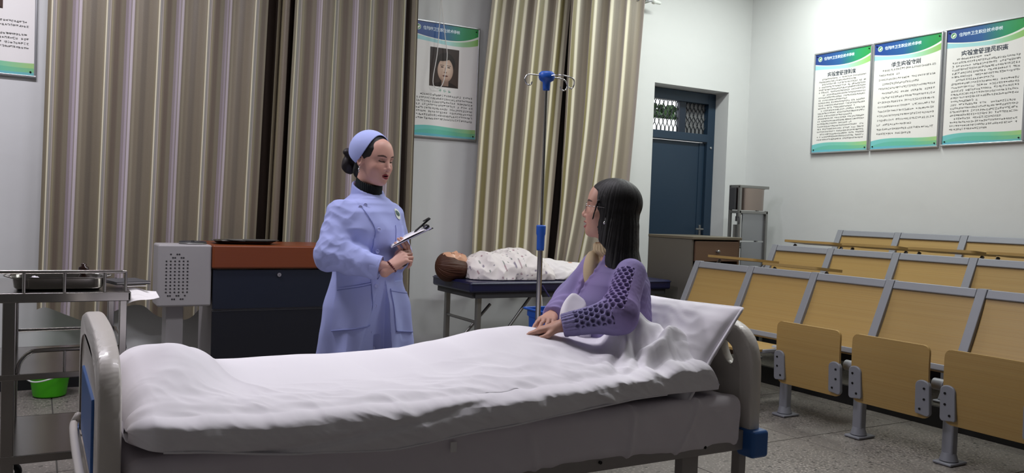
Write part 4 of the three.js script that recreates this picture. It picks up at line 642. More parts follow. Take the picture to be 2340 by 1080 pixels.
function headColour({ skin, lips, lidsDown = false, open = 0.3, smile = 0, brow = '#2a1c18' }) {
  const S = lin(skin), L = lin(lips), B = lin(brow), W = lin('#dcd4d0'), I = lin('#1c110d'), T = lin('#e6dfd8'), D = lin('#4a1a1c'), R = lin('#c4877a'), mix = (a, b, t) => a.map((v, i) => v + (b[i] - v) * t);
  return (x, y, z) => {
    let c = S; const ax = Math.abs(x);
    c = mix(c, R, 0.4 * Math.exp(-(((ax - 0.042) / 0.02) ** 2) - ((y + 0.036) / 0.02) ** 2) * (z > 0.03 ? 1 : 0));
    if (z < 0.045) return c;
    const ly = -0.0655 - 0.003 * open, lw = 0.0215 + 0.004 * smile, up = 0.0075 + 0.001, low = 0.0135 + 0.0075 * open, q = 1 - (x / lw) ** 2;
    if (z > 0.066 && q > 0) { const k = y - ly - 0.003 * smile * (x / lw) ** 2; if (k < up * Math.sqrt(q) && k > -low * Math.sqrt(q)) { c = L; if (Math.abs(k + 0.002) < (0.001 + 0.0058 * open) * q) c = z < 0.0815 ? D : smile && k > -0.002 ? T : L; if (Math.abs(k + 0.002) < (0.0012 + 0.0045 * open) * q && z < 0.086) c = smile && k > -0.003 ? T : D; } }
    const ex = ax - 0.031, ey = y - 0.0005 - 0.0018 * (ex / 0.014), lid = (smile ? 0.0032 : 0.0058) * (1 - (ex / 0.0155) ** 2);
    if (Math.abs(ex) < 0.0155) {
      if (lidsDown) { if (Math.abs(ey + 0.0022 - lid * -0.25) < 0.0025) c = I; else if (ey < 0.012 && ey > -0.001) c = mix(c, D, 0.25); }
      else if (Math.abs(ey) < lid) c = Math.hypot(ex, ey) < 0.0056 ? I : W; if (!lidsDown && ey > lid - 0.0006 && ey < lid + 0.0016) c = I;
    }
    const bx = (ax - 0.034) / 0.0205, by = y - 0.0235 + 0.004 * bx * bx - 0.0012 * bx; if (Math.abs(bx) < 1 && Math.abs(by) < 0.0034 * (1.15 - 0.55 * bx * bx)) c = mix(c, B, 0.88);
    if (Math.abs(ax - 0.008) < 0.0032 && Math.abs(y + 0.0445) < 0.0022 && z > 0.082) c = mix(c, D, 0.7);
    return c;
  };
}
// a hand as capsules: wrist at w, pointing along dir, palm facing palm; curl in radians for each finger's three joints
function handField(w, dir, palm, side, curls, thumb = 0.5, size = 1) {
  const Y = V(...dir).normalize(), Z = V(...palm).addScaledVector(Y, -V(...palm).dot(Y)).normalize(), X = V(0, 0, 0).crossVectors(Y, Z).multiplyScalar(side);
  const P = (x, y, z) => V(...w).addScaledVector(X, x * size).addScaledVector(Y, y * size).addScaledVector(Z, z * size), A = (p) => [p.x, p.y, p.z], caps = [];
  caps.push([cone(A(P(0, -0.03, 0)), A(P(0, 0.012, 0)), 0.024 * size, 0.022 * size), 0.012]);
  for (let i = 0; i < 4; i++) { const x = [0.027, 0.009, -0.009, -0.025][i]; caps.push([cone(A(P(x * 0.5, 0.01, 0)), A(P(x, [0.084, 0.088, 0.083, 0.074][i], 0)), 0.0145 * size, 0.0105 * size), 0.014]); }
  const fingers = [];
  for (let i = 0; i < 4; i++) {
    let p = P([0.027, 0.009, -0.009, -0.025][i], [0.084, 0.088, 0.083, 0.074][i], 0), a = 0; const L = [[0.04, 0.024, 0.02], [0.044, 0.027, 0.021], [0.041, 0.025, 0.02], [0.032, 0.019, 0.018]][i]; let r = [0.0086, 0.0088, 0.0083, 0.0074][i] * size;
    for (let k = 0; k < 3; k++) { a += curls[i][k]; const q = p.clone().addScaledVector(Y, Math.cos(a) * L[k] * size).addScaledVector(Z, Math.sin(a) * L[k] * size).addScaledVector(X, (1.5 - i) * 0.0022 * (1 - a / 3)); fingers.push(cone(A(p), A(q), r, r * 0.9)); p = q; r *= 0.9; }
  }
  let t0 = P(0.02, 0.022, 0.006), t1 = P(0.044 - 0.008 * thumb, 0.055, 0.014 + 0.022 * thumb), t2 = P(0.046 - 0.028 * thumb, 0.082, 0.018 + 0.026 * thumb), t3 = P(0.044 - 0.044 * thumb, 0.103, 0.018 + 0.026 * thumb);
  const th = [cone(A(t0), A(t1), 0.0145 * size, 0.0105 * size), cone(A(t1), A(t2), 0.0102 * size, 0.009 * size), cone(A(t2), A(t3), 0.009 * size, 0.0076 * size)];
  return (x, y, z) => { let d = caps[0][0](x, y, z); for (let i = 1; i < caps.length; i++) d = smin(d, caps[i][0](x, y, z), caps[i][1]); let f = 1; for (const g of fingers) f = smin(f, g(x, y, z), 0.0025); let t = th[0](x, y, z); t = smin(t, th[1](x, y, z), 0.004); t = smin(t, th[2](x, y, z), 0.004); return smin(smin(d, f, 0.007), t, 0.01); };
}
const keep = (g) => { for (const k of Object.keys(g.attributes)) if (!['position', 'normal', 'color'].includes(k)) g.deleteAttribute(k); return g; };
const joinBody = (list) => mergeGeometries(list.map((g) => keep(g.index ? g.toNonIndexed() : g)));
function frame(o, yaw) { const c = Math.cos(yaw), s = Math.sin(yaw); return (p) => [(p[0] - o[0]) * c - (p[2] - o[2]) * s, p[1] - o[1], (p[0] - o[0]) * s + (p[2] - o[2]) * c]; }
const placed = (g, pos, pitch, yaw, roll = 0) => (Array.isArray(g) ? merge(g) : g).applyMatrix4(new THREE.Matrix4().compose(V(...pos), new THREE.Quaternion().setFromEuler(new THREE.Euler(pitch, yaw, roll, 'YXZ')), V(1, 1, 1)));

// ---- the nurse: built around her own feet, z to her front
{
  const o = thing('person', 'woman in pale blue nurse coat and cap, standing, holding a clipboard', 'person');
  const YAW = 0.31; o.position.set(1.345, 0, -3.7); o.rotation.y = YAW;
  const headPos = [0.002, 1.418, 0.026], headYaw = 0.17, headPitch = 0.1;
  const SKIN = '#cc9c8c';
  // body: one surface, the head and hands meshed finer than the rest
  const hf = headField({ open: 0.25 });
  const head = placed(nets(hf, [-0.1, -0.2, -0.12], [0.1, 0.12, 0.115], 0.0017, headColour({ skin: SKIN, lips: '#8c3138', lidsDown: true, open: 0.25 })), headPos, headPitch, headYaw);
  const torso = trunk([[0.62, 0.15, 0.105], [0.8, 0.155, 0.105], [0.9, 0.125, 0.09], [1.05, 0.14, 0.1], [1.14, 0.14, 0.085], [1.2, 0.08, 0.06], [1.27, 0.05, 0.05]]);
  const R = { s: [-0.16, 1.16, 0.0], e: [-0.215, 0.972, 0.055], w: [-0.056, 0.933, 0.24] }, Lf = { s: [0.14, 1.15, 0], e: [0.16, 0.975, 0.04], w: [0.082, 0.952, 0.152] };
  const limbs = [cone([-0.15, 1.135, 0], R.e, 0.042, 0.038), cone(R.e, R.w, 0.036, 0.025), cone([0.148, 1.13, 0], Lf.e, 0.04, 0.036), cone(Lf.e, Lf.w, 0.036, 0.025), cone([-0.08, 0.75, 0], [-0.085, 0.42, 0.01], 0.08, 0.055), cone([-0.085, 0.42, 0.01], [-0.085, 0.08, -0.015], 0.05, 0.034), cone([0.08, 0.75, 0], [0.085, 0.42, 0.01], 0.08, 0.055), cone([0.085, 0.42, 0.01], [0.085, 0.08, -0.015], 0.05, 0.034)];
  const bodyF = (x, y, z) => { let d = torso(x, y, z); for (const l of limbs) d = smin(d, l(x, y, z), 0.03); return d; };
  const S = lin(SKIN), body = nets(bodyF, [-0.32, 0.02, -0.2], [0.32, 1.3, 0.3], 0.012, () => S);
  const curl = [[0.75, 1.1, 0.6], [0.8, 1.2, 0.6], [0.85, 1.2, 0.6], [0.9, 1.2, 0.6]];
  const rh = handField(R.w, [0.075, 0.07, 0.04], [0.4, -0.7, -0.5], 1, curl, 0.75, 0.98);
  const lh = handField(Lf.w, [-0.03, 0.05, 0.075], [-0.5, 0.8, -0.4], 1, [[0.5, 0.6, 0.4], [0.5, 0.65, 0.4], [0.55, 0.65, 0.4], [0.6, 0.7, 0.4]], 0.45, 0.98);
  const rHand = nets(rh, [-0.16, 0.85, 0.15], [0.12, 1.1, 0.42], 0.003, (x, y, z) => S), lHand = nets(lh, [-0.06, 0.86, 0.1], [0.2, 1.1, 0.4], 0.003, () => S);
  mesh('body', joinBody([body, head, rHand, lHand]), skinMat(), o);
  // coat
  const coatT = trunk([[0.46, 0.222, 0.185, 0.005], [0.6, 0.21, 0.172, 0.005], [0.74, 0.2, 0.158, 0.006], [0.87, 0.165, 0.13, 0.008, -0.004], [0.98, 0.162, 0.128, 0.012, -0.008], [1.1, 0.172, 0.134, 0.014, -0.014], [1.175, 0.17, 0.117, 0.006, -0.012], [1.212, 0.146, 0.098, -0.002, -0.008], [1.238, 0.102, 0.083, -0.006], [1.256, 0.078, 0.074, -0.008], [1.33, 0.07, 0.069, -0.01]], 2.35);
  const sleeve = [cone([-0.152, 1.165, 0], [-0.222, 0.985, 0.045], 0.06, 0.068), cone([-0.222, 0.978, 0.045], [-0.085, 0.93, 0.215], 0.065, 0.047), cone([0.132, 1.163, 0], [0.16, 0.985, 0.03], 0.058, 0.058), cone([0.16, 0.982, 0.03], [0.108, 0.96, 0.108], 0.057, 0.047)];
  const frontEdge = (y) => y > 1.06 ? lerp(-0.075, -0.112, smoothstep(y, 1.08, 1.21)) : -0.075 + 0.006 * Math.sin(y * 4);     // the flap's edge across the chest
  const coatF = (x, y, z) => {
    let d = coatT(x, y, z);
    const low = smoothstep(0.95 - y, 0, 0.35); const ang = Math.atan2(x, z);
    d -= low * 0.011 * Math.sin(ang * 7 + 1.2 + 1.5 * noise(ang, y * 3, 1)) + 0.005 * low * ridge(ang * 2.2, y * 5, 3.3);
    d -= 0.009 * ridge(x * 7 + y * 5, y * 8 - x * 6, z * 4) * smoothstep(y, 0.8, 0.95) * smoothstep(1.22 - y, 0, 0.08) - 0.0015;
    const rS = (() => { let a = smin(sleeve[0](x, y, z), sleeve[1](x, y, z), 0.03); const q = Math.hypot(x + 0.22, (y - 0.98) * 1.1, z - 0.045); a -= 0.013 * Math.exp(-q * q / 0.012) * ridge(x * 10 + z * 9, y * 18, z * 8) + 0.009 * ridge(x * 9 + y * 4, y * 12 + x * 6, z * 9) * 0.8 + 0.003 * ridge(x * 20, y * 22, z * 20); return a; })();
    const lS = smin(sleeve[2](x, y, z), sleeve[3](x, y, z), 0.03) - 0.005 * ridge(x * 9, y * 12, z * 9);
    d = smin(d, rS, 0.022); d = smin(d, lS, 0.022);
    if (z > 0.03 && y < 1.245) d -= 0.0035 * smoothstep(x, frontEdge(y) - 0.002, frontEdge(y) + 0.002) * (Math.abs(x) < 0.2 ? 1 : 0) * smoothstep(z, 0.03, 0.06);
    // sleeves end in a clean cut, the collar is hollow
    const cut = (p, n) => (x - p[0]) * n[0] + (y - p[1]) * n[1] + (z - p[2]) * n[2];
    if (z > 0.14 && x < -0.0 && y < 1.0) d = smax(d, cut([-0.088, 0.932, 0.208], [0.64, -0.2, 0.74]), 0.006);
    if (z > 0.1 && x > 0.04 && y > 0.86 && y < 1.05 && x > 0.07) d = smax(d, cut([0.112, 0.961, 0.102], [-0.6, -0.2, 0.77]), 0.006);
    if (y > 1.2) { d = smax(d, -(Math.hypot(x / 0.063, (z + 0.008) / 0.062) - 1) * 0.06, 0.004); d = smax(d, y - 1.286 + 0.5 * z, 0.005); }
    return d;
  };
  const blue = std('#a7b0e6', 0.85), coat = mesh('coat', nets(coatF, [-0.35, 0.44, -0.24], [0.3, 1.345, 0.26], 0.0062), blue, o);
  const on = (x, y, lift = 0.0015) => { const p = meet(coatF, [x, y, 0.4], [0, 0, -1], 0.6); return [p[0], p[1], p[2] + lift]; };
  const strip = (pts, r, m = blue, name = 'seam') => mesh(name, pipe(pts, r, pts.length * 3, 6), m, coat);
  const edge = []; for (let y = 1.205; y > 0.47; y -= 0.03) edge.push(on(frontEdge(y) + 0.001, y, 0.0005)); strip(edge, 0.0016, std('#7d86c0', 0.9));
  for (const [x, y] of [[-0.112, 1.198], [-0.088, 1.208], [-0.06, 1.1], [-0.052, 1.0], [-0.052, 0.845], [-0.052, 0.755], [-0.052, 0.66], [-0.052, 0.56]]) {
    const p = on(x, y, 0.002), b = mesh('button', [new THREE.CylinderGeometry(0.0095, 0.0102, 0.0042, 24).rotateX(Math.PI / 2), new THREE.TorusGeometry(0.0078, 0.0016, 8, 24).translate(0, 0, 0.0022)], std('#b9c0ee', 0.5), coat, p); b.rotation.set(-0.1, Math.atan2(p[0], 0.13), 0);
  }
  // breast pocket with a round emblem, hip pockets
  const patch = (name, x0, x1, y0, y1, lift, m = blue, par = coat, skew = 0) => mesh(name, [grid(14, 14, (u, v) => on(lerp(x0, x1, u), lerp(y0, y1, v) + skew * u, lift)), grid(14, 1, (u, v) => on(lerp(x0, x1, u), y1 + skew * u, lift * v)), grid(14, 1, (u, v) => on(lerp(x0, x1, u), y0 + skew * u, lift * v)), grid(14, 1, (u, v) => on(x0, lerp(y0, y1, u), lift * v)), grid(14, 1, (u, v) => on(x1, lerp(y0, y1, u) + skew, lift * v))], m, par);
  patch('breast_pocket', 0.045, 0.125, 1.035, 1.12, 0.0035);
  const em = mesh('emblem', grid(24, 6, (u, v) => { const a = u * 2 * Math.PI, r = 0.021 * v; return on(0.078 + r * 0.8 * Math.cos(a), 1.172 + r * 1.2 * Math.sin(a), 0.003); }), std('#dfe6dc', 0.6), coat);
  mesh('leaf', grid(16, 4, (u, v) => { const a = u * 2 * Math.PI, r = v; return on(0.076 + 0.011 * r * Math.cos(a) - 0.004 * r * Math.sin(a), 1.175 + 0.011 * r * Math.sin(a) * 1.2, 0.0045); }), std('#3f5a52', 0.6), em);
  const round = (a, y, lift) => { const p = meet(coatF, [0.6 * Math.sin(a), y, 0.6 * Math.cos(a)], [-Math.sin(a), 0, -Math.cos(a)], 0.6); return [p[0] + lift * Math.sin(a), p[1], p[2] + lift * Math.cos(a)]; };
  for (const [a0, a1, skew] of [[-1.42, -0.52, 0.03], [0.16, 0.85, -0.02]]) {
    const at = (u, v, l) => round(lerp(a0, a1, u), lerp(0.64, 0.83, v) + skew * u, l);
    const p = mesh('pocket', [grid(20, 20, (u, v) => at(u, v, 0.006)), grid(20, 1, (u, v) => at(u, 1, 0.006 * v)), grid(20, 1, (u, v) => at(u, 0, 0.006 * v)), grid(20, 1, (u, v) => at(0, u, 0.006 * v)), grid(20, 1, (u, v) => at(1, u, 0.006 * v))], blue, coat);
    mesh('hem', pipe(Array.from({ length: 14 }, (_, i) => at(i / 13, 0.95, 0.0062)), 0.0018, 40, 6), std('#7d86c0', 0.9), p);
    mesh('hem', pipe(Array.from({ length: 14 }, (_, i) => at(i / 13, 0.0, 0.005)), 0.0035, 40, 6), std('#8d96d0', 0.9), p);
  }
  // cuff, collar, sweater
  const ringAround = (c, n, r, t, m, name, par, k = 1) => { const q = new THREE.Quaternion().setFromUnitVectors(V(0, 1, 0), V(...n).normalize()); const g = new THREE.LatheGeometry([[r, -t], [r + 0.003, -t], [r + 0.003, t], [r, t], [r, -t]].map((p) => new THREE.Vector2(...p)), 40).scale(1, 1, k).applyQuaternion(q).translate(...c); return mesh(name, g, m, par); };
  ringAround([-0.1, 0.936, 0.195], [0.64, -0.2, 0.74], 0.0505, 0.021, blue, 'cuff', coat);
  const knitMat = std('#0c1414', 0.95);
  mesh('sweater_collar', nets((x, y, z) => { const r = Math.hypot(x / 1.0, (z + 0.006 - 0.12 * (y - 1.26)) / 1.02), k = clamp((y - 1.25) / 0.075, 0, 1); return smax(Math.abs(r - lerp(0.0585, 0.056, k)) - 0.005, Math.abs(y - 1.277 + 0.45 * z) - 0.046, 0.006) - 0.0012 * Math.sin(Math.atan2(x, z) * 40); }, [-0.08, 1.2, -0.08], [0.08, 1.36, 0.1], 0.003), knitMat, o);
  // hair, bun, cap (head frame)
  const inHead = (name, g, m, par) => mesh(name, placed(g, headPos, headPitch, headYaw), m, par ?? o);
  const skull = egg([0, 0.03, -0.014], [0.079, 0.0875, 0.099]);
  const hairline = (x, y, z) => { return Math.min(z - 0.042 - 0.45 * y + 0.12 * Math.abs(x), (0.083 - y) - x * x * 5); };                  // positive over the face
  const hairF = (x, y, z) => { let d = skull(x, y, z) - 0.002 * ridge(x * 26 + y * 8, z * 12, y * 20) * 0.7; d = smax(d, hairline(x, y, z), 0.006); d = smax(d, lerp(-0.09, -0.024, smoothstep(z, -0.05, 0.0)) - y, 0.008); const nape = egg([0, -0.055, -0.068], [0.05, 0.045, 0.03])(x, y, z); return smin(d, nape, 0.02); };
  inHead('hair', nets(hairF, [-0.1, -0.12, -0.13], [0.1, 0.13, 0.1], 0.0035), hairMat);
  const bunF = (x, y, z) => { const a = egg([-0.012, -0.035, -0.135], [0.042, 0.046, 0.034])(x, y, z), b = egg([-0.012, 0.02, -0.132], [0.045, 0.022, 0.03])(x, y, z); return smin(smin(a, b, 0.012), egg([0, 0.0, -0.112], [0.03, 0.035, 0.022])(x, y, z), 0.015) - 0.003 * ridge(x * 30, y * 22, z * 30) * 0.7; };
  inHead('hair_bow', nets(bunF, [-0.08, -0.11, -0.19], [0.07, 0.07, -0.07], 0.0035), std('#15090f', 0.6));
  const capF = (x, y, z) => { const s = egg([0, 0.036, -0.018], [0.091, 0.099, 0.11])(x, y, z) + 0.012 * smoothstep(z, -0.07, 0.06) - 0.0035 * ridge(x * 8, y * 7, z * 5) * 0.5; const shell = Math.abs(s) - 0.0032; return smax(smax(shell, ((z - 0.042) - (y - 0.13) * 0.75 - x * x * 6.5) * 0.78, 0.003), -(y + 0.03 + 0.62 * (z + 0.03) + x * x * 0.5), 0.004); };
  inHead('nurse_cap', nets(capF, [-0.11, -0.08, -0.14], [0.11, 0.155, 0.1], 0.0034), std('#a9b4ea', 0.8));
  const er = (s) => { const e = inHead('earring', [new THREE.TorusGeometry(0.004, 0.001, 8, 16).rotateY(Math.PI / 2).translate(s * 0.079, -0.042, -0.01), ball(0.0042, s * 0.08, -0.05, -0.01), ball(0.0032, s * 0.08, -0.06, -0.008)], M.chrome); return e; }; er(-1); er(1);
  const bead = (c, n, r, m, name) => { const q = new THREE.Quaternion().setFromUnitVectors(V(0, 0, 1), V(...n).normalize()); for (let i = 0; i < 16; i++) { const a = i / 16 * 2 * Math.PI, p = V(Math.cos(a) * r, Math.sin(a) * r, 0).applyQuaternion(q).add(V(...c)); mesh('bead', ball(0.0046, 0, 0, 0), m, name, [p.x, p.y, p.z]); } };
  const bracelet = mesh('bracelet', new THREE.TorusGeometry(0.0255, 0.0015, 8, 32).applyQuaternion(new THREE.Quaternion().setFromUnitVectors(V(0, 0, 1), V(0.075, 0.07, 0.04).normalize())).translate(-0.052, 0.937, 0.242), std('#3a1014', 0.4), o); bead([-0.05, 0.939, 0.243], [0.075, 0.07, 0.04], 0.027, std('#5a1a20', 0.35), bracelet);
  ringAround([0.078, 0.958, 0.162], [-0.03, 0.05, 0.075], 0.0255, 0.007, M.black, 'watch', o);
  for (const s of [-1, 1]) { mesh('trouser_leg', new THREE.LatheGeometry([[0.066, 0.46], [0.07, 0.44], [0.068, 0.08], [0.066, 0.07], [0.064, 0.08], [0.064, 0.46]].map((p) => new THREE.Vector2(...p)), 32).translate(s * 0.085, 0, 0), std('#e6e6ea', 0.8), o); mesh('shoe', nets((x, y, z) => { const d = smin(egg([s * 0.088, 0.04, 0.075], [0.042, 0.036, 0.085])(x, y, z), egg([s * 0.085, 0.05, -0.02], [0.036, 0.046, 0.05])(x, y, z), 0.03); return smax(d, 0.004 - y, 0.004); }, [s * 0.088 - 0.06, 0, -0.09], [s * 0.088 + 0.06, 0.12, 0.18], 0.006), std('#eeeeec', 0.6), o); }
}
{ // clipboard in her hands
  const o = thing('clipboard', 'clipboard with white paper held in the nurse\'s hands', 'clipboard');
  mesh('board', box(0.2, 0.004, 0.19, 0.05, 0, 0, 0.0018), std('#9a98b0', 0.5), o);
  mesh('paper', grid(20, 10, (u, v) => [lerp(-0.045, 0.125, u), 0.0035 + 0.003 * Math.sin(u * 3), lerp(-0.088, 0.088, v)]), M.paper, o); mesh('paper', grid(20, 10, (u, v) => [lerp(-0.04, 0.12, u), 0.006 + 0.006 * Math.sin(u * 2.5) * (1 - v * 0.5), lerp(-0.09, 0.088, v)]), M.paper, o);
  const c = mesh('clip', [box(0.022, 0.012, 0.11, 0.138, 0.012, 0, 0.004), rod([0.13, 0.02, -0.05], [0.13, 0.02, 0.05], 0.005)], M.black, o);
  mesh('lever', [box(0.03, 0.003, 0.05, 0.153, 0.026, 0.02, 0.001).rotateZ(0.1), box(0.022, 0.004, 0.03, 0.15, -0.006, 0.03, 0.001)], M.black, c); mesh('shine', rod([0.127, 0.0185, 0.057], [0.137, 0.0185, 0.057], 0.006), M.chrome, c);
  const d1 = V(0.85, 0.47, 0.28).normalize(), d2 = V(-0.36, -0.04, 0.93); d2.addScaledVector(d1, -d2.dot(d1)).normalize(); const up = V(0, 0, 0).crossVectors(d2, d1).normalize();
  o.setRotationFromMatrix(new THREE.Matrix4().makeBasis(d1, up, d2)); o.position.set(1.445, 1.045, -3.545);
  const p = thing('pen', 'black pen tucked under the clip of the clipboard', 'pen'); const at = V(1.445, 1.045, -3.545).addScaledVector(d1, 0.13).addScaledVector(up, 0.026).addScaledVector(d2, 0.0);
  p.position.copy(at); p.setRotationFromMatrix(new THREE.Matrix4().makeBasis(d1, up, d2)); p.rotateY(0.35); p.rotateZ(0.22);
  mesh('barrel', rod([-0.05, 0, 0], [0.045, 0, 0], 0.0045), M.black, p); mesh('tip', rod([-0.06, 0, 0], [-0.05, 0, 0], 0.001, 0.004), M.black, p); mesh('pocket_clip', box(0.03, 0.0015, 0.004, 0.03, 0.007, 0, 0.0006), M.black, p);
}

// ---- the patient, sitting up in bed
{
  const o = thing('person', 'woman with long dark hair and glasses in purple cardigan, sitting up in bed', 'person');
  const YAW = -1.92, ORG = [1.965, 0.575, -2.62], toLocal = frame(ORG, YAW); o.position.set(...ORG); o.rotation.y = YAW;
  const L = (x, y, z) => toLocal([x, y, z]), SKIN = '#c99a86';
  const headW = L(1.935, 1.222, -2.615), headYaw = -2.27 - YAW, headPitch = -0.13;
  const hf = headField({ open: 0.85, smile: 1, ears: true });
  const head = placed(nets(hf, [-0.1, -0.2, -0.12], [0.1, 0.12, 0.115], 0.0017, headColour({ skin: SKIN, lips: '#a04a4a', open: 0.85, smile: 1 })), headW, headPitch, headYaw);
  const near = { s: L(1.93, 0.985, -2.465), e: L(1.81, 0.848, -2.37), w: L(1.635, 0.8, -2.475) }, far = { s: L(1.99, 0.99, -2.775), e: L(1.89, 0.85, -2.81), w: L(1.75, 0.8, -2.72) };
  const torsoF = trunk([[-0.06, 0.17, 0.12], [0.1, 0.165, 0.11], [0.3, 0.15, 0.11], [0.42, 0.13, 0.08], [0.47, 0.06, 0.055], [0.51, 0.05, 0.05]]);
  const limbs = [cone(near.s, near.e, 0.042, 0.036), cone(near.e, near.w, 0.034, 0.025), cone(far.s, far.e, 0.042, 0.036), cone(far.e, far.w, 0.034, 0.025), cone(L(1.97, 0.63, -2.53), L(1.55, 0.69, -2.55), 0.07, 0.055), cone(L(1.55, 0.69, -2.55), L(1.14, 0.615, -2.55), 0.05, 0.035), cone(L(2.0, 0.63, -2.7), L(1.57, 0.69, -2.7), 0.07, 0.055), cone(L(1.57, 0.69, -2.7), L(1.16, 0.615, -2.7), 0.05, 0.035), cone(L(1.14, 0.6, -2.55), L(1.07, 0.63, -2.55), 0.032, 0.025), cone(L(1.16, 0.6, -2.7), L(1.09, 0.63, -2.7), 0.032, 0.025)];
  const neckF = cone([0, 0.44, -0.005], [(headW[0]) * 0.6, 0.56, headW[2] * 0.6], 0.052, 0.05);
  const bodyF = (x, y, z) => { let d = torsoF(x, y, z); for (const l of limbs) d = smin(d, l(x, y, z), 0.03); return smin(d, neckF(x, y, z), 0.03); };
  const S = lin(SKIN), body = nets(bodyF, [-0.4, -0.1, -0.2], [0.4, 0.56, 1.05], 0.012, () => S);
  const dirW = (p, q) => [0, 1, 2].map((i) => q[i] - p[i]);
  const nh = handField(near.w, dirW(near.e, near.w), dirW([0, 0, 0], [0, -1, 0.1]), 1, [[0.12, 0.25, 0.2], [0.15, 0.3, 0.2], [0.18, 0.3, 0.2], [0.2, 0.35, 0.2]], 0.3, 0.95), fh = handField(far.w, dirW(L(1.75, 0.8, -2.72), L(1.65, 0.79, -2.62)), [0, -1, 0.1], -1, [[0.15, 0.25, 0.2], [0.15, 0.3, 0.2], [0.18, 0.3, 0.2], [0.2, 0.35, 0.2]], 0.3, 0.95);
  const bb = (w) => [w.map((v) => v - 0.2), w.map((v) => v + 0.2)];
  const nHand = nets(nh, bb(near.w)[0], bb(near.w)[1], 0.0034, () => S), fHand = nets(fh, bb(far.w)[0], bb(far.w)[1], 0.0034, () => S);
  mesh('body', joinBody([body, head, nHand, fHand]), skinMat(), o);
  // cardigan
  const cardT = trunk([[-0.05, 0.195, 0.15, -0.005], [0.05, 0.19, 0.148, -0.005], [0.18, 0.175, 0.14, 0], [0.3, 0.178, 0.138, 0], [0.36, 0.17, 0.124, -0.006], [0.41, 0.142, 0.102, -0.012], [0.45, 0.092, 0.08, -0.014], [0.48, 0.066, 0.064, -0.008]], 2.3);
  const A = [[near.s, near.e, 0.058, 0.062], [near.e, near.w, 0.06, 0.04], [far.s, far.e, 0.058, 0.058], [far.e, far.w, 0.06, 0.04]], sl = A.map((q) => cone(...q));
  const unit = (a) => { const l = Math.hypot(...a); return a.map((v) => v / l); }, dot = (a, b) => a[0] * b[0] + a[1] * b[1] + a[2] * b[2], cross = (a, b) => [a[1] * b[2] - a[2] * b[1], a[2] * b[0] - a[0] * b[2], a[0] * b[1] - a[1] * b[0]];
  const arm = (i) => { const [p, q] = A[i], ax = unit(dirW(p, q)), out = unit(cross(ax, [0, 0.25, 1])), fw = cross(out, ax), len = Math.hypot(...dirW(p, q)); return (x, y, z) => { const v = [x - p[0], y - p[1], z - p[2]]; return [dot(v, ax), Math.atan2(dot(v, out), dot(v, fw)), len]; }; };
  const near0 = arm(0), near1 = arm(1), camL = unit(L(0, 1.2, 0)), faceOut = unit([camL[0], camL[1] + 0.25, camL[2] + 0.75]);
  const bandAngle = (i) => { const [p, q] = A[i], ax = unit(dirW(p, q)), out = unit(cross(ax, [0, 0.25, 1])), fw = cross(out, ax); return Math.atan2(dot(faceOut, out), dot(faceOut, fw)); }, band0 = bandAngle(0), band1 = bandAngle(1);
  // open-work: staggered eyelets in the band along the outer front of the near sleeve
  const lace = (x, y, z, d0, d1) => {
    const first = d0 < d1, [s, a, len] = (first ? near0 : near1)(x, y, z), turnBy = a - (first ? band0 : band1), w = Math.atan2(Math.sin(turnBy), Math.cos(turnBy)) * 0.058, mid = 0;
    const row = (s + 0.006) / 0.0185, k = Math.floor(row), b = (w - mid) / 0.0235 + (k % 2 ? 0.5 : 0), fx = (row - k - 0.5) * 0.0185, fy = (b - Math.floor(b) - 0.5) * 0.0235;
    const band = Math.abs(w - mid) < 0.046 && s > 0.02 && s < (first ? len + 0.03 : len - 0.05) ? 1 : 0;
    return [band * smoothstep(0.0078 - Math.hypot(fx * 0.95, fy * 0.85), -0.0012, 0.003), band];
  };
  const opening = (x, y) => Math.abs(x + 0.005) - lerp(0.004, 0.05, smoothstep(y, 0.25, 0.47));
  const cardF = (x, y, z) => {
    let d = cardT(x, y, z) - 0.004 * ridge(x * 6, y * 7, z * 6);
    const cable = Math.sin(y * 210 + 2.2 * Math.sin(x * 130)) * 0.0007; if (z < 0.02) d -= cable + 0.004 * Math.exp(-Math.pow((x - 0.09) / 0.018, 2));
    if (z > 0.05 && y > 0.15) d -= 0.005 * Math.exp(-Math.pow((opening(x, y) - 0.014) / 0.011, 2)) * (1 + 0.5 * Math.sin(y * 230)) ;
    const d0 = sl[0](x, y, z), d1 = sl[1](x, y, z), q = Math.hypot(...[0, 1, 2].map((i) => [x, y, z][i] - near.e[i]));
    let a = smin(d0, d1, 0.045); a -= 0.009 * Math.exp(-q * q / 0.006) * ridge(x * 12, y * 13, z * 12);
    if (a < 0.02 && a > -0.02) { const [h, band] = lace(x, y, z, d0, d1); a += 0.0125 * h - 0.0032 * band; const [s, an, len] = near1(x, y, z); if (s > len - 0.06 && d1 < d0) a -= 0.0022 * Math.sin(an * 22); a -= 0.0006 * noise(x * 90, y * 90, z * 90) * (1 - band); }
    let b = smin(sl[2](x, y, z), sl[3](x, y, z), 0.03) - 0.002 * Math.sin(Math.atan2(y, x) * 60);
    d = smin(d, a, 0.02); d = smin(d, b, 0.02);
    for (const w of [near, far]) { const n = unit(dirW(w.e, w.w)), k = dot([x - w.w[0], y - w.w[1], z - w.w[2]], n); if (Math.hypot(x - w.w[0], y - w.w[1], z - w.w[2]) < 0.09) d = smax(d, k + 0.004, 0.006); }
    if (z > 0 && y > 0.1) d = smax(d, -smax(opening(x, y), 0.05 - z, 0.004), 0.005);
    if (y > 0.42) d = smax(d, -(Math.hypot(x / 0.056, (z + 0.006) / 0.056) - 1) * 0.05, 0.004);
    return d;
  };
  const P1 = lin('#8f7db0'), P2 = lin('#8681aa'), SH = lin('#6c6680');
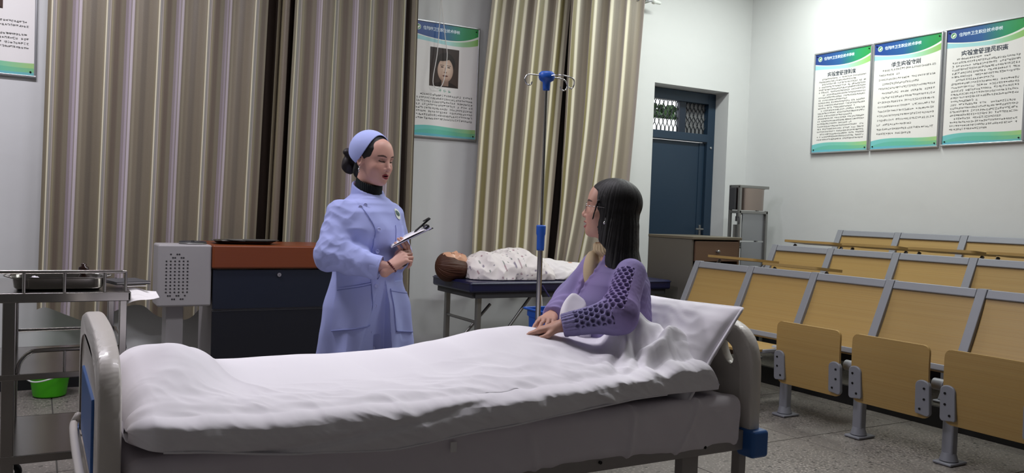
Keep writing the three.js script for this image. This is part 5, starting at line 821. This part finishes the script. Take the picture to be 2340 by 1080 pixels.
  const cardCol = (x, y, z) => { const d0 = sl[0](x, y, z), d1 = sl[1](x, y, z); let c = P1; const t = smoothstep(0.5 * (1 + noise(x * 4, y * 4, z * 4)), 0.2, 0.9); c = P1.map((v, i) => lerp(v, P2[i], t)); if (Math.min(d0, d1) < 0.012) { const [h] = lace(x, y, z, d0, d1); if (h > 0.5) c = c.map((v, i) => lerp(v, SH[i], 0.4)); } return c; };
  const wool = new THREE.MeshPhysicalMaterial({ color: '#ffffff', roughness: 0.95, vertexColors: true, sheen: 0.5, sheenRoughness: 0.7, sheenColor: new THREE.Color('#5f5585'), side: THREE.DoubleSide });
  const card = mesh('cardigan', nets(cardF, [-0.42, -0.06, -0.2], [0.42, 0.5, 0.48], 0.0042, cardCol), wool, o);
  const inner = (x, y, z) => trunk([[0.0, 0.17, 0.128], [0.3, 0.16, 0.124], [0.42, 0.11, 0.085], [0.46, 0.07, 0.062]])(x, y, z) ;
  mesh('shirt', nets(inner, [-0.2, 0.05, -0.02], [0.2, 0.46, 0.18], 0.007), std('#8d86a6', 0.9), o);
  for (const y of [0.12, 0.21, 0.3]) { const p = meet(cardF, [-0.03, y, 0.4], [0, 0, -1], 0.6); mesh('button', [new THREE.CylinderGeometry(0.007, 0.0075, 0.004, 20).rotateX(Math.PI / 2), ball(0.003, 0, 0, 0.002)], M.alu, card, [p[0], p[1], p[2] + 0.002]); }
  // cream knitted neck
  mesh('neck_knit', nets((x, y, z) => { const cx = lerp(0, headW[0] * 0.45, clamp((y - 0.45) / 0.12, 0, 1)), cz = lerp(-0.002, headW[2] * 0.45 + 0.01, clamp((y - 0.45) / 0.12, 0, 1)), r = Math.hypot(x - cx, z - cz), a = Math.atan2(x - cx, z - cz); let d = smax(Math.abs(r - 0.062 - 0.006 * Math.sin(y * 130 + Math.sin(a * 2) * 1.5)) - 0.007, Math.abs(y - 0.478 + 0.16 * (z - cz) * 0) - 0.04, 0.008) - 0.0015 * Math.sin(a * 30 + y * 200); const bib = egg([-0.005, 0.41, 0.088], [0.045, 0.075, 0.03])(x, y, z); return smin(d, bib, 0.02); }, [-0.11, 0.3, -0.1], [0.11, 0.54, 0.16], 0.0042), std('#cdb894', 0.95), o);
  // hair: parted crown and a long straight fall
  const inHead = (name, g, m, par) => mesh(name, placed(g, headW, headPitch, headYaw), m, par ?? o);
  const skull = egg([0, 0.034, -0.014], [0.086, 0.091, 0.106]), strands = (x, y, z) => { const a = Math.atan2(x, -z - 0.02); return (0.0022 * ridge(a * 9 + 0.6 * noise(x * 9, y * 5, z * 9), y * 1.6, 2.1) + 0.0014 * ridge(a * 24, y * 2.5, 7.7)) * (0.35 + 0.65 * smoothstep(0.06 - y, 0, 0.06)); };
  const fallT = table([[-0.39, 0.07, 0.03, -0.185], [-0.32, 0.098, 0.046, -0.158], [-0.26, 0.108, 0.062, -0.118], [-0.2, 0.108, 0.074, -0.08], [-0.13, 0.098, 0.082, -0.05], [-0.05, 0.088, 0.084, -0.036], [-0.015, 0.082, 0.082, -0.03], [0.03, 0.055, 0.06, -0.02]]);
  const hairF = (x, y, z) => {
    let d = skull(x, y, z); const [a, b, zc] = fallT(y), col = smax((Math.pow(Math.pow(Math.abs(x / a), 2.4) + Math.pow(Math.abs((z - zc) / b), 2.4), 1 / 2.4) - 1) * Math.min(a, b), Math.max(y - 0.03, -0.365 - y - 0.012 * noise(x * 60, 0, z * 60)), 0.01);
    const hole = smax(Math.hypot(x / 0.066, (z - 0.0) / 0.066) * 0.066 - 0.066, y - 0.02, 0.01);
    d = smin(d, y < -0.02 ? smax(col, -(Math.hypot(x, (z + 0.0)) - 0.064), 0.01) : col, 0.02);
    const face = smax((lerp(0.047, -0.018, smoothstep(-y, 0.095, 0.16)) - z) + Math.max(0, y - 0.02) * 0.18, y - 0.076 + 0.5 * Math.abs(x) * 0.35, 0.006);
    d = smax(d, -face, 0.008);
    const lock = cone([0.01, 0.096, 0.052], [0.08, 0.02, 0.045], 0.004, 0.003)(x, y, z), lock2 = cone([0.08, 0.025, 0.047], [0.08, -0.045, 0.054], 0.0028, 0.001)(x, y, z), lock3 = cone([-0.01, 0.096, 0.052], [-0.08, 0.02, 0.045], 0.004, 0.003)(x, y, z);
    d = smin(d, Math.min(lock, lock2, lock3), 0.006);
    return d - strands(x, y, z);
  };
  inHead('hair', nets(hairF, [-0.125, -0.41, -0.24], [0.125, 0.14, 0.1], 0.0036), std('#0c090a', 0.6));
  for (const s of [-1, 1]) inHead('earring', [ball(0.006, s * 0.1, -0.052, 0.006), rod([s * 0.1, -0.048, 0.006], [s * 0.099, -0.036, 0.006], 0.0012), new THREE.TorusGeometry(0.004, 0.0008, 6, 14).translate(s * 0.099, -0.036, 0.006)], M.chrome);
  const gl = inHead('glasses', [new THREE.TorusGeometry(0.003, 0.0009, 6, 12, Math.PI).scale(3, 2.5, 1).translate(0, 0, 0.095)], M.steel);
  for (const s of [-1, 1]) { inHead('lens_rim', new THREE.TorusGeometry(0.021, 0.0011, 8, 36).scale(1.1, 0.85, 1).rotateY(s * 0.1).translate(s * 0.032, -0.003, 0.092), M.steel, gl); inHead('lens', new THREE.CircleGeometry(0.0205, 32).scale(1.1, 0.85, 1).rotateY(s * 0.1).translate(s * 0.032, -0.003, 0.092), phys('#ffffff', 0.05, { transmission: 1, thickness: 0 }), gl); inHead('temple', pipe([[s * 0.055, 0.002, 0.09], [s * 0.074, 0.003, 0.06], [s * 0.08, 0.004, 0.0], [s * 0.077, -0.01, -0.03]], 0.001, 30, 6), M.steel, gl); }
}
{ // white cloth bunched in her lap
  const o = thing('lap_cloth', 'bunched white cloth in the patient\'s lap, between her arm and chest', 'cloth'); o.position.set(1.8, 0.745, -2.6); o.rotation.y = 0.5;
  const f = (x, y, z) => { let d = egg([0, 0.05, 0], [0.068, 0.115, 0.075])(x, y, z); for (const [a, b, c, e] of [[0.3, 0.9, 0.3, 0.13], [-0.75, 0.5, 0.43, 0.066], [0.2, 0.25, 0.95, 0.055], [0.85, 0.3, 0.4, 0.055], [-0.4, -0.1, 0.91, 0.052]]) d = smax(d, a * x + b * y + c * z - e, 0.012); return d - 0.004 * ridge(x * 14, y * 10, z * 14); };
  mesh('bundle', nets(f, [-0.11, -0.07, -0.11], [0.11, 0.21, 0.11], 0.006), M.linen, o);
}

// ---- training dummy on the examination table
{
  const o = thing('mannequin', 'training dummy with brown hair in a printed white gown, lying on the blue table', 'mannequin'); o.position.set(0, 0.712, -5.38);
  const SK = '#d9a586', hf = headField({ open: 0.5, ears: true });
  const head = nets(hf, [-0.1, -0.19, -0.12], [0.1, 0.12, 0.115], 0.0035, headColour({ skin: SK, lips: '#b8605a', open: 0.5, lidsDown: true }));
  const turn = new THREE.Matrix4().makeBasis(V(0, -0.18, -0.985).normalize(), V(-1, 0.06, 0).normalize(), V(0.06, 0.985, -0.18).normalize()).setPosition(2.597, 0.092, 0); // crown to the left, face up
  head.applyMatrix4(turn);
  const S = lin(SK), bodyF = (x, y, z) => { let d = egg([2.98, 0.085, 0], [0.24, 0.08, 0.155])(x, y, z); for (const c of [[[3.15, 0.075, 0.07], [3.55, 0.07, 0.09], 0.065, 0.045], [[3.15, 0.075, -0.07], [3.55, 0.07, -0.09], 0.065, 0.045], [[3.55, 0.07, 0.09], [3.92, 0.055, 0.09], 0.045, 0.034], [[3.55, 0.07, -0.09], [3.92, 0.055, -0.09], 0.045, 0.034], [[2.62, 0.09, 0], [2.85, 0.075, 0], 0.045, 0.05], [[2.83, 0.07, 0.15], [3.1, 0.05, 0.19], 0.04, 0.034], [[2.83, 0.07, -0.15], [3.1, 0.05, -0.19], 0.04, 0.034], [[3.92, 0.04, 0.09], [3.95, 0.13, 0.1], 0.032, 0.02], [[3.92, 0.04, -0.09], [3.95, 0.13, -0.1], 0.032, 0.02]]) d = smin(d, cone(...c)(x, y, z), 0.03); return d; };
  mesh('body', joinBody([head, nets(bodyF, [2.6, 0.0, -0.24], [4.0, 0.2, 0.24], 0.013, () => S)]), skinMat(0.35), o);
  const hair = nets((x, y, z) => { let d = egg([0, 0.035, -0.015], [0.085, 0.09, 0.105])(x, y, z); d = smin(d, smax(egg([0, -0.02, -0.03], [0.092, 0.12, 0.08])(x, y, z), -0.12 - y, 0.01), 0.02); d = smax(d, -smax(0.045 - z + 0.3 * Math.max(0, y - 0.03) * 0.4, y - 0.07, 0.01), 0.01); return d - 0.003 * ridge(Math.atan2(x, z) * 9, y * 4, 1); }, [-0.12, -0.16, -0.14], [0.12, 0.14, 0.12], 0.0045).applyMatrix4(turn);
  mesh('hair', hair, std('#47230f', 0.55), o);
  const fold = (x, y, z) => 0.011 * ridge(x * 5 + z * 2, y * 7, z * 6) + 0.005 * ridge(x * 13, y * 10, z * 13);
  const ground = (d, y) => smax(d, 0.001 - y, 0.006);
  const drape = (x, y, z, h, w) => { const e = Math.pow(Math.pow(Math.abs((z - 0.01) / w), 2.2) + Math.pow(Math.max(0, y) / h, 2.2), 1 / 2.2) - 1; return e * Math.min(h, w) * 0.9; };
  const gH = table([[2.68, 0.1, 0.15], [2.74, 0.14, 0.2], [2.83, 0.18, 0.23], [2.95, 0.178, 0.25], [3.05, 0.2, 0.26], [3.13, 0.212, 0.265], [3.2, 0.185, 0.27], [3.26, 0.15, 0.27], [3.3, 0.14, 0.27]]);
  const gown = (x, y, z) => { const [h, w] = gH(x); return ground(smax(drape(x, y, z, h, w), Math.max(2.69 - x, x - 3.29 - 0.02 * noise(z * 9, 0, 3)), 0.03) - fold(x, y, z) * 1.15, y); };
  const W = lin('#e9e1e0'), K = [lin('#8a8092'), lin('#a07a86'), lin('#77807c')];
  const print = (x, y, z) => { const p = [x * 26, (y + Math.abs(z)) * 26, z * 26], i = Math.floor(p[0]), j = Math.floor(p[1]), k = Math.floor(p[2] * 0.7), h = Math.abs(Math.sin(i * 12.9898 + j * 78.233 + k * 37.7) * 43758.5453) % 1, q = Math.abs(Math.sin(i * 39.3 + j * 11.1 + k * 5.3) * 2417.3) % 1; const dx = p[0] - i - 0.3 - 0.4 * h, dy = p[1] - j - 0.3 - 0.4 * q; return h > 0.3 && Math.hypot(dx * (1 + q), dy * 1.3) < 0.2 ? K[Math.floor(q * 3)] : W; };
  mesh('gown', nets(gown, [2.62, -0.01, -0.34], [3.36, 0.26, 0.34], 0.0075, print), new THREE.MeshStandardMaterial({ color: '#ffffff', roughness: 0.9, vertexColors: true, side: THREE.DoubleSide }), o);
  const tH = table([[3.2, 0.15, 0.25], [3.35, 0.14, 0.25], [3.45, 0.125, 0.25], [3.7, 0.1, 0.23], [3.95, 0.11, 0.22], [4.05, 0.12, 0.21]]);
  mesh('trousers', nets((x, y, z) => { const [h, w] = tH(x), mid = 0.035 * Math.exp(-z * z / 0.002) * smoothstep(x, 3.4, 3.6); return ground(smax(drape(x, y, z, h, w) + mid, Math.max(3.22 - x, x - 4.02), 0.03) - fold(x * 0.9, y, z * 1.4 + 3), y); }, [3.18, -0.01, -0.32], [4.1, 0.2, 0.32], 0.009), std('#e8e2e4', 0.9), o);
}

renderer.render(scene, camera);
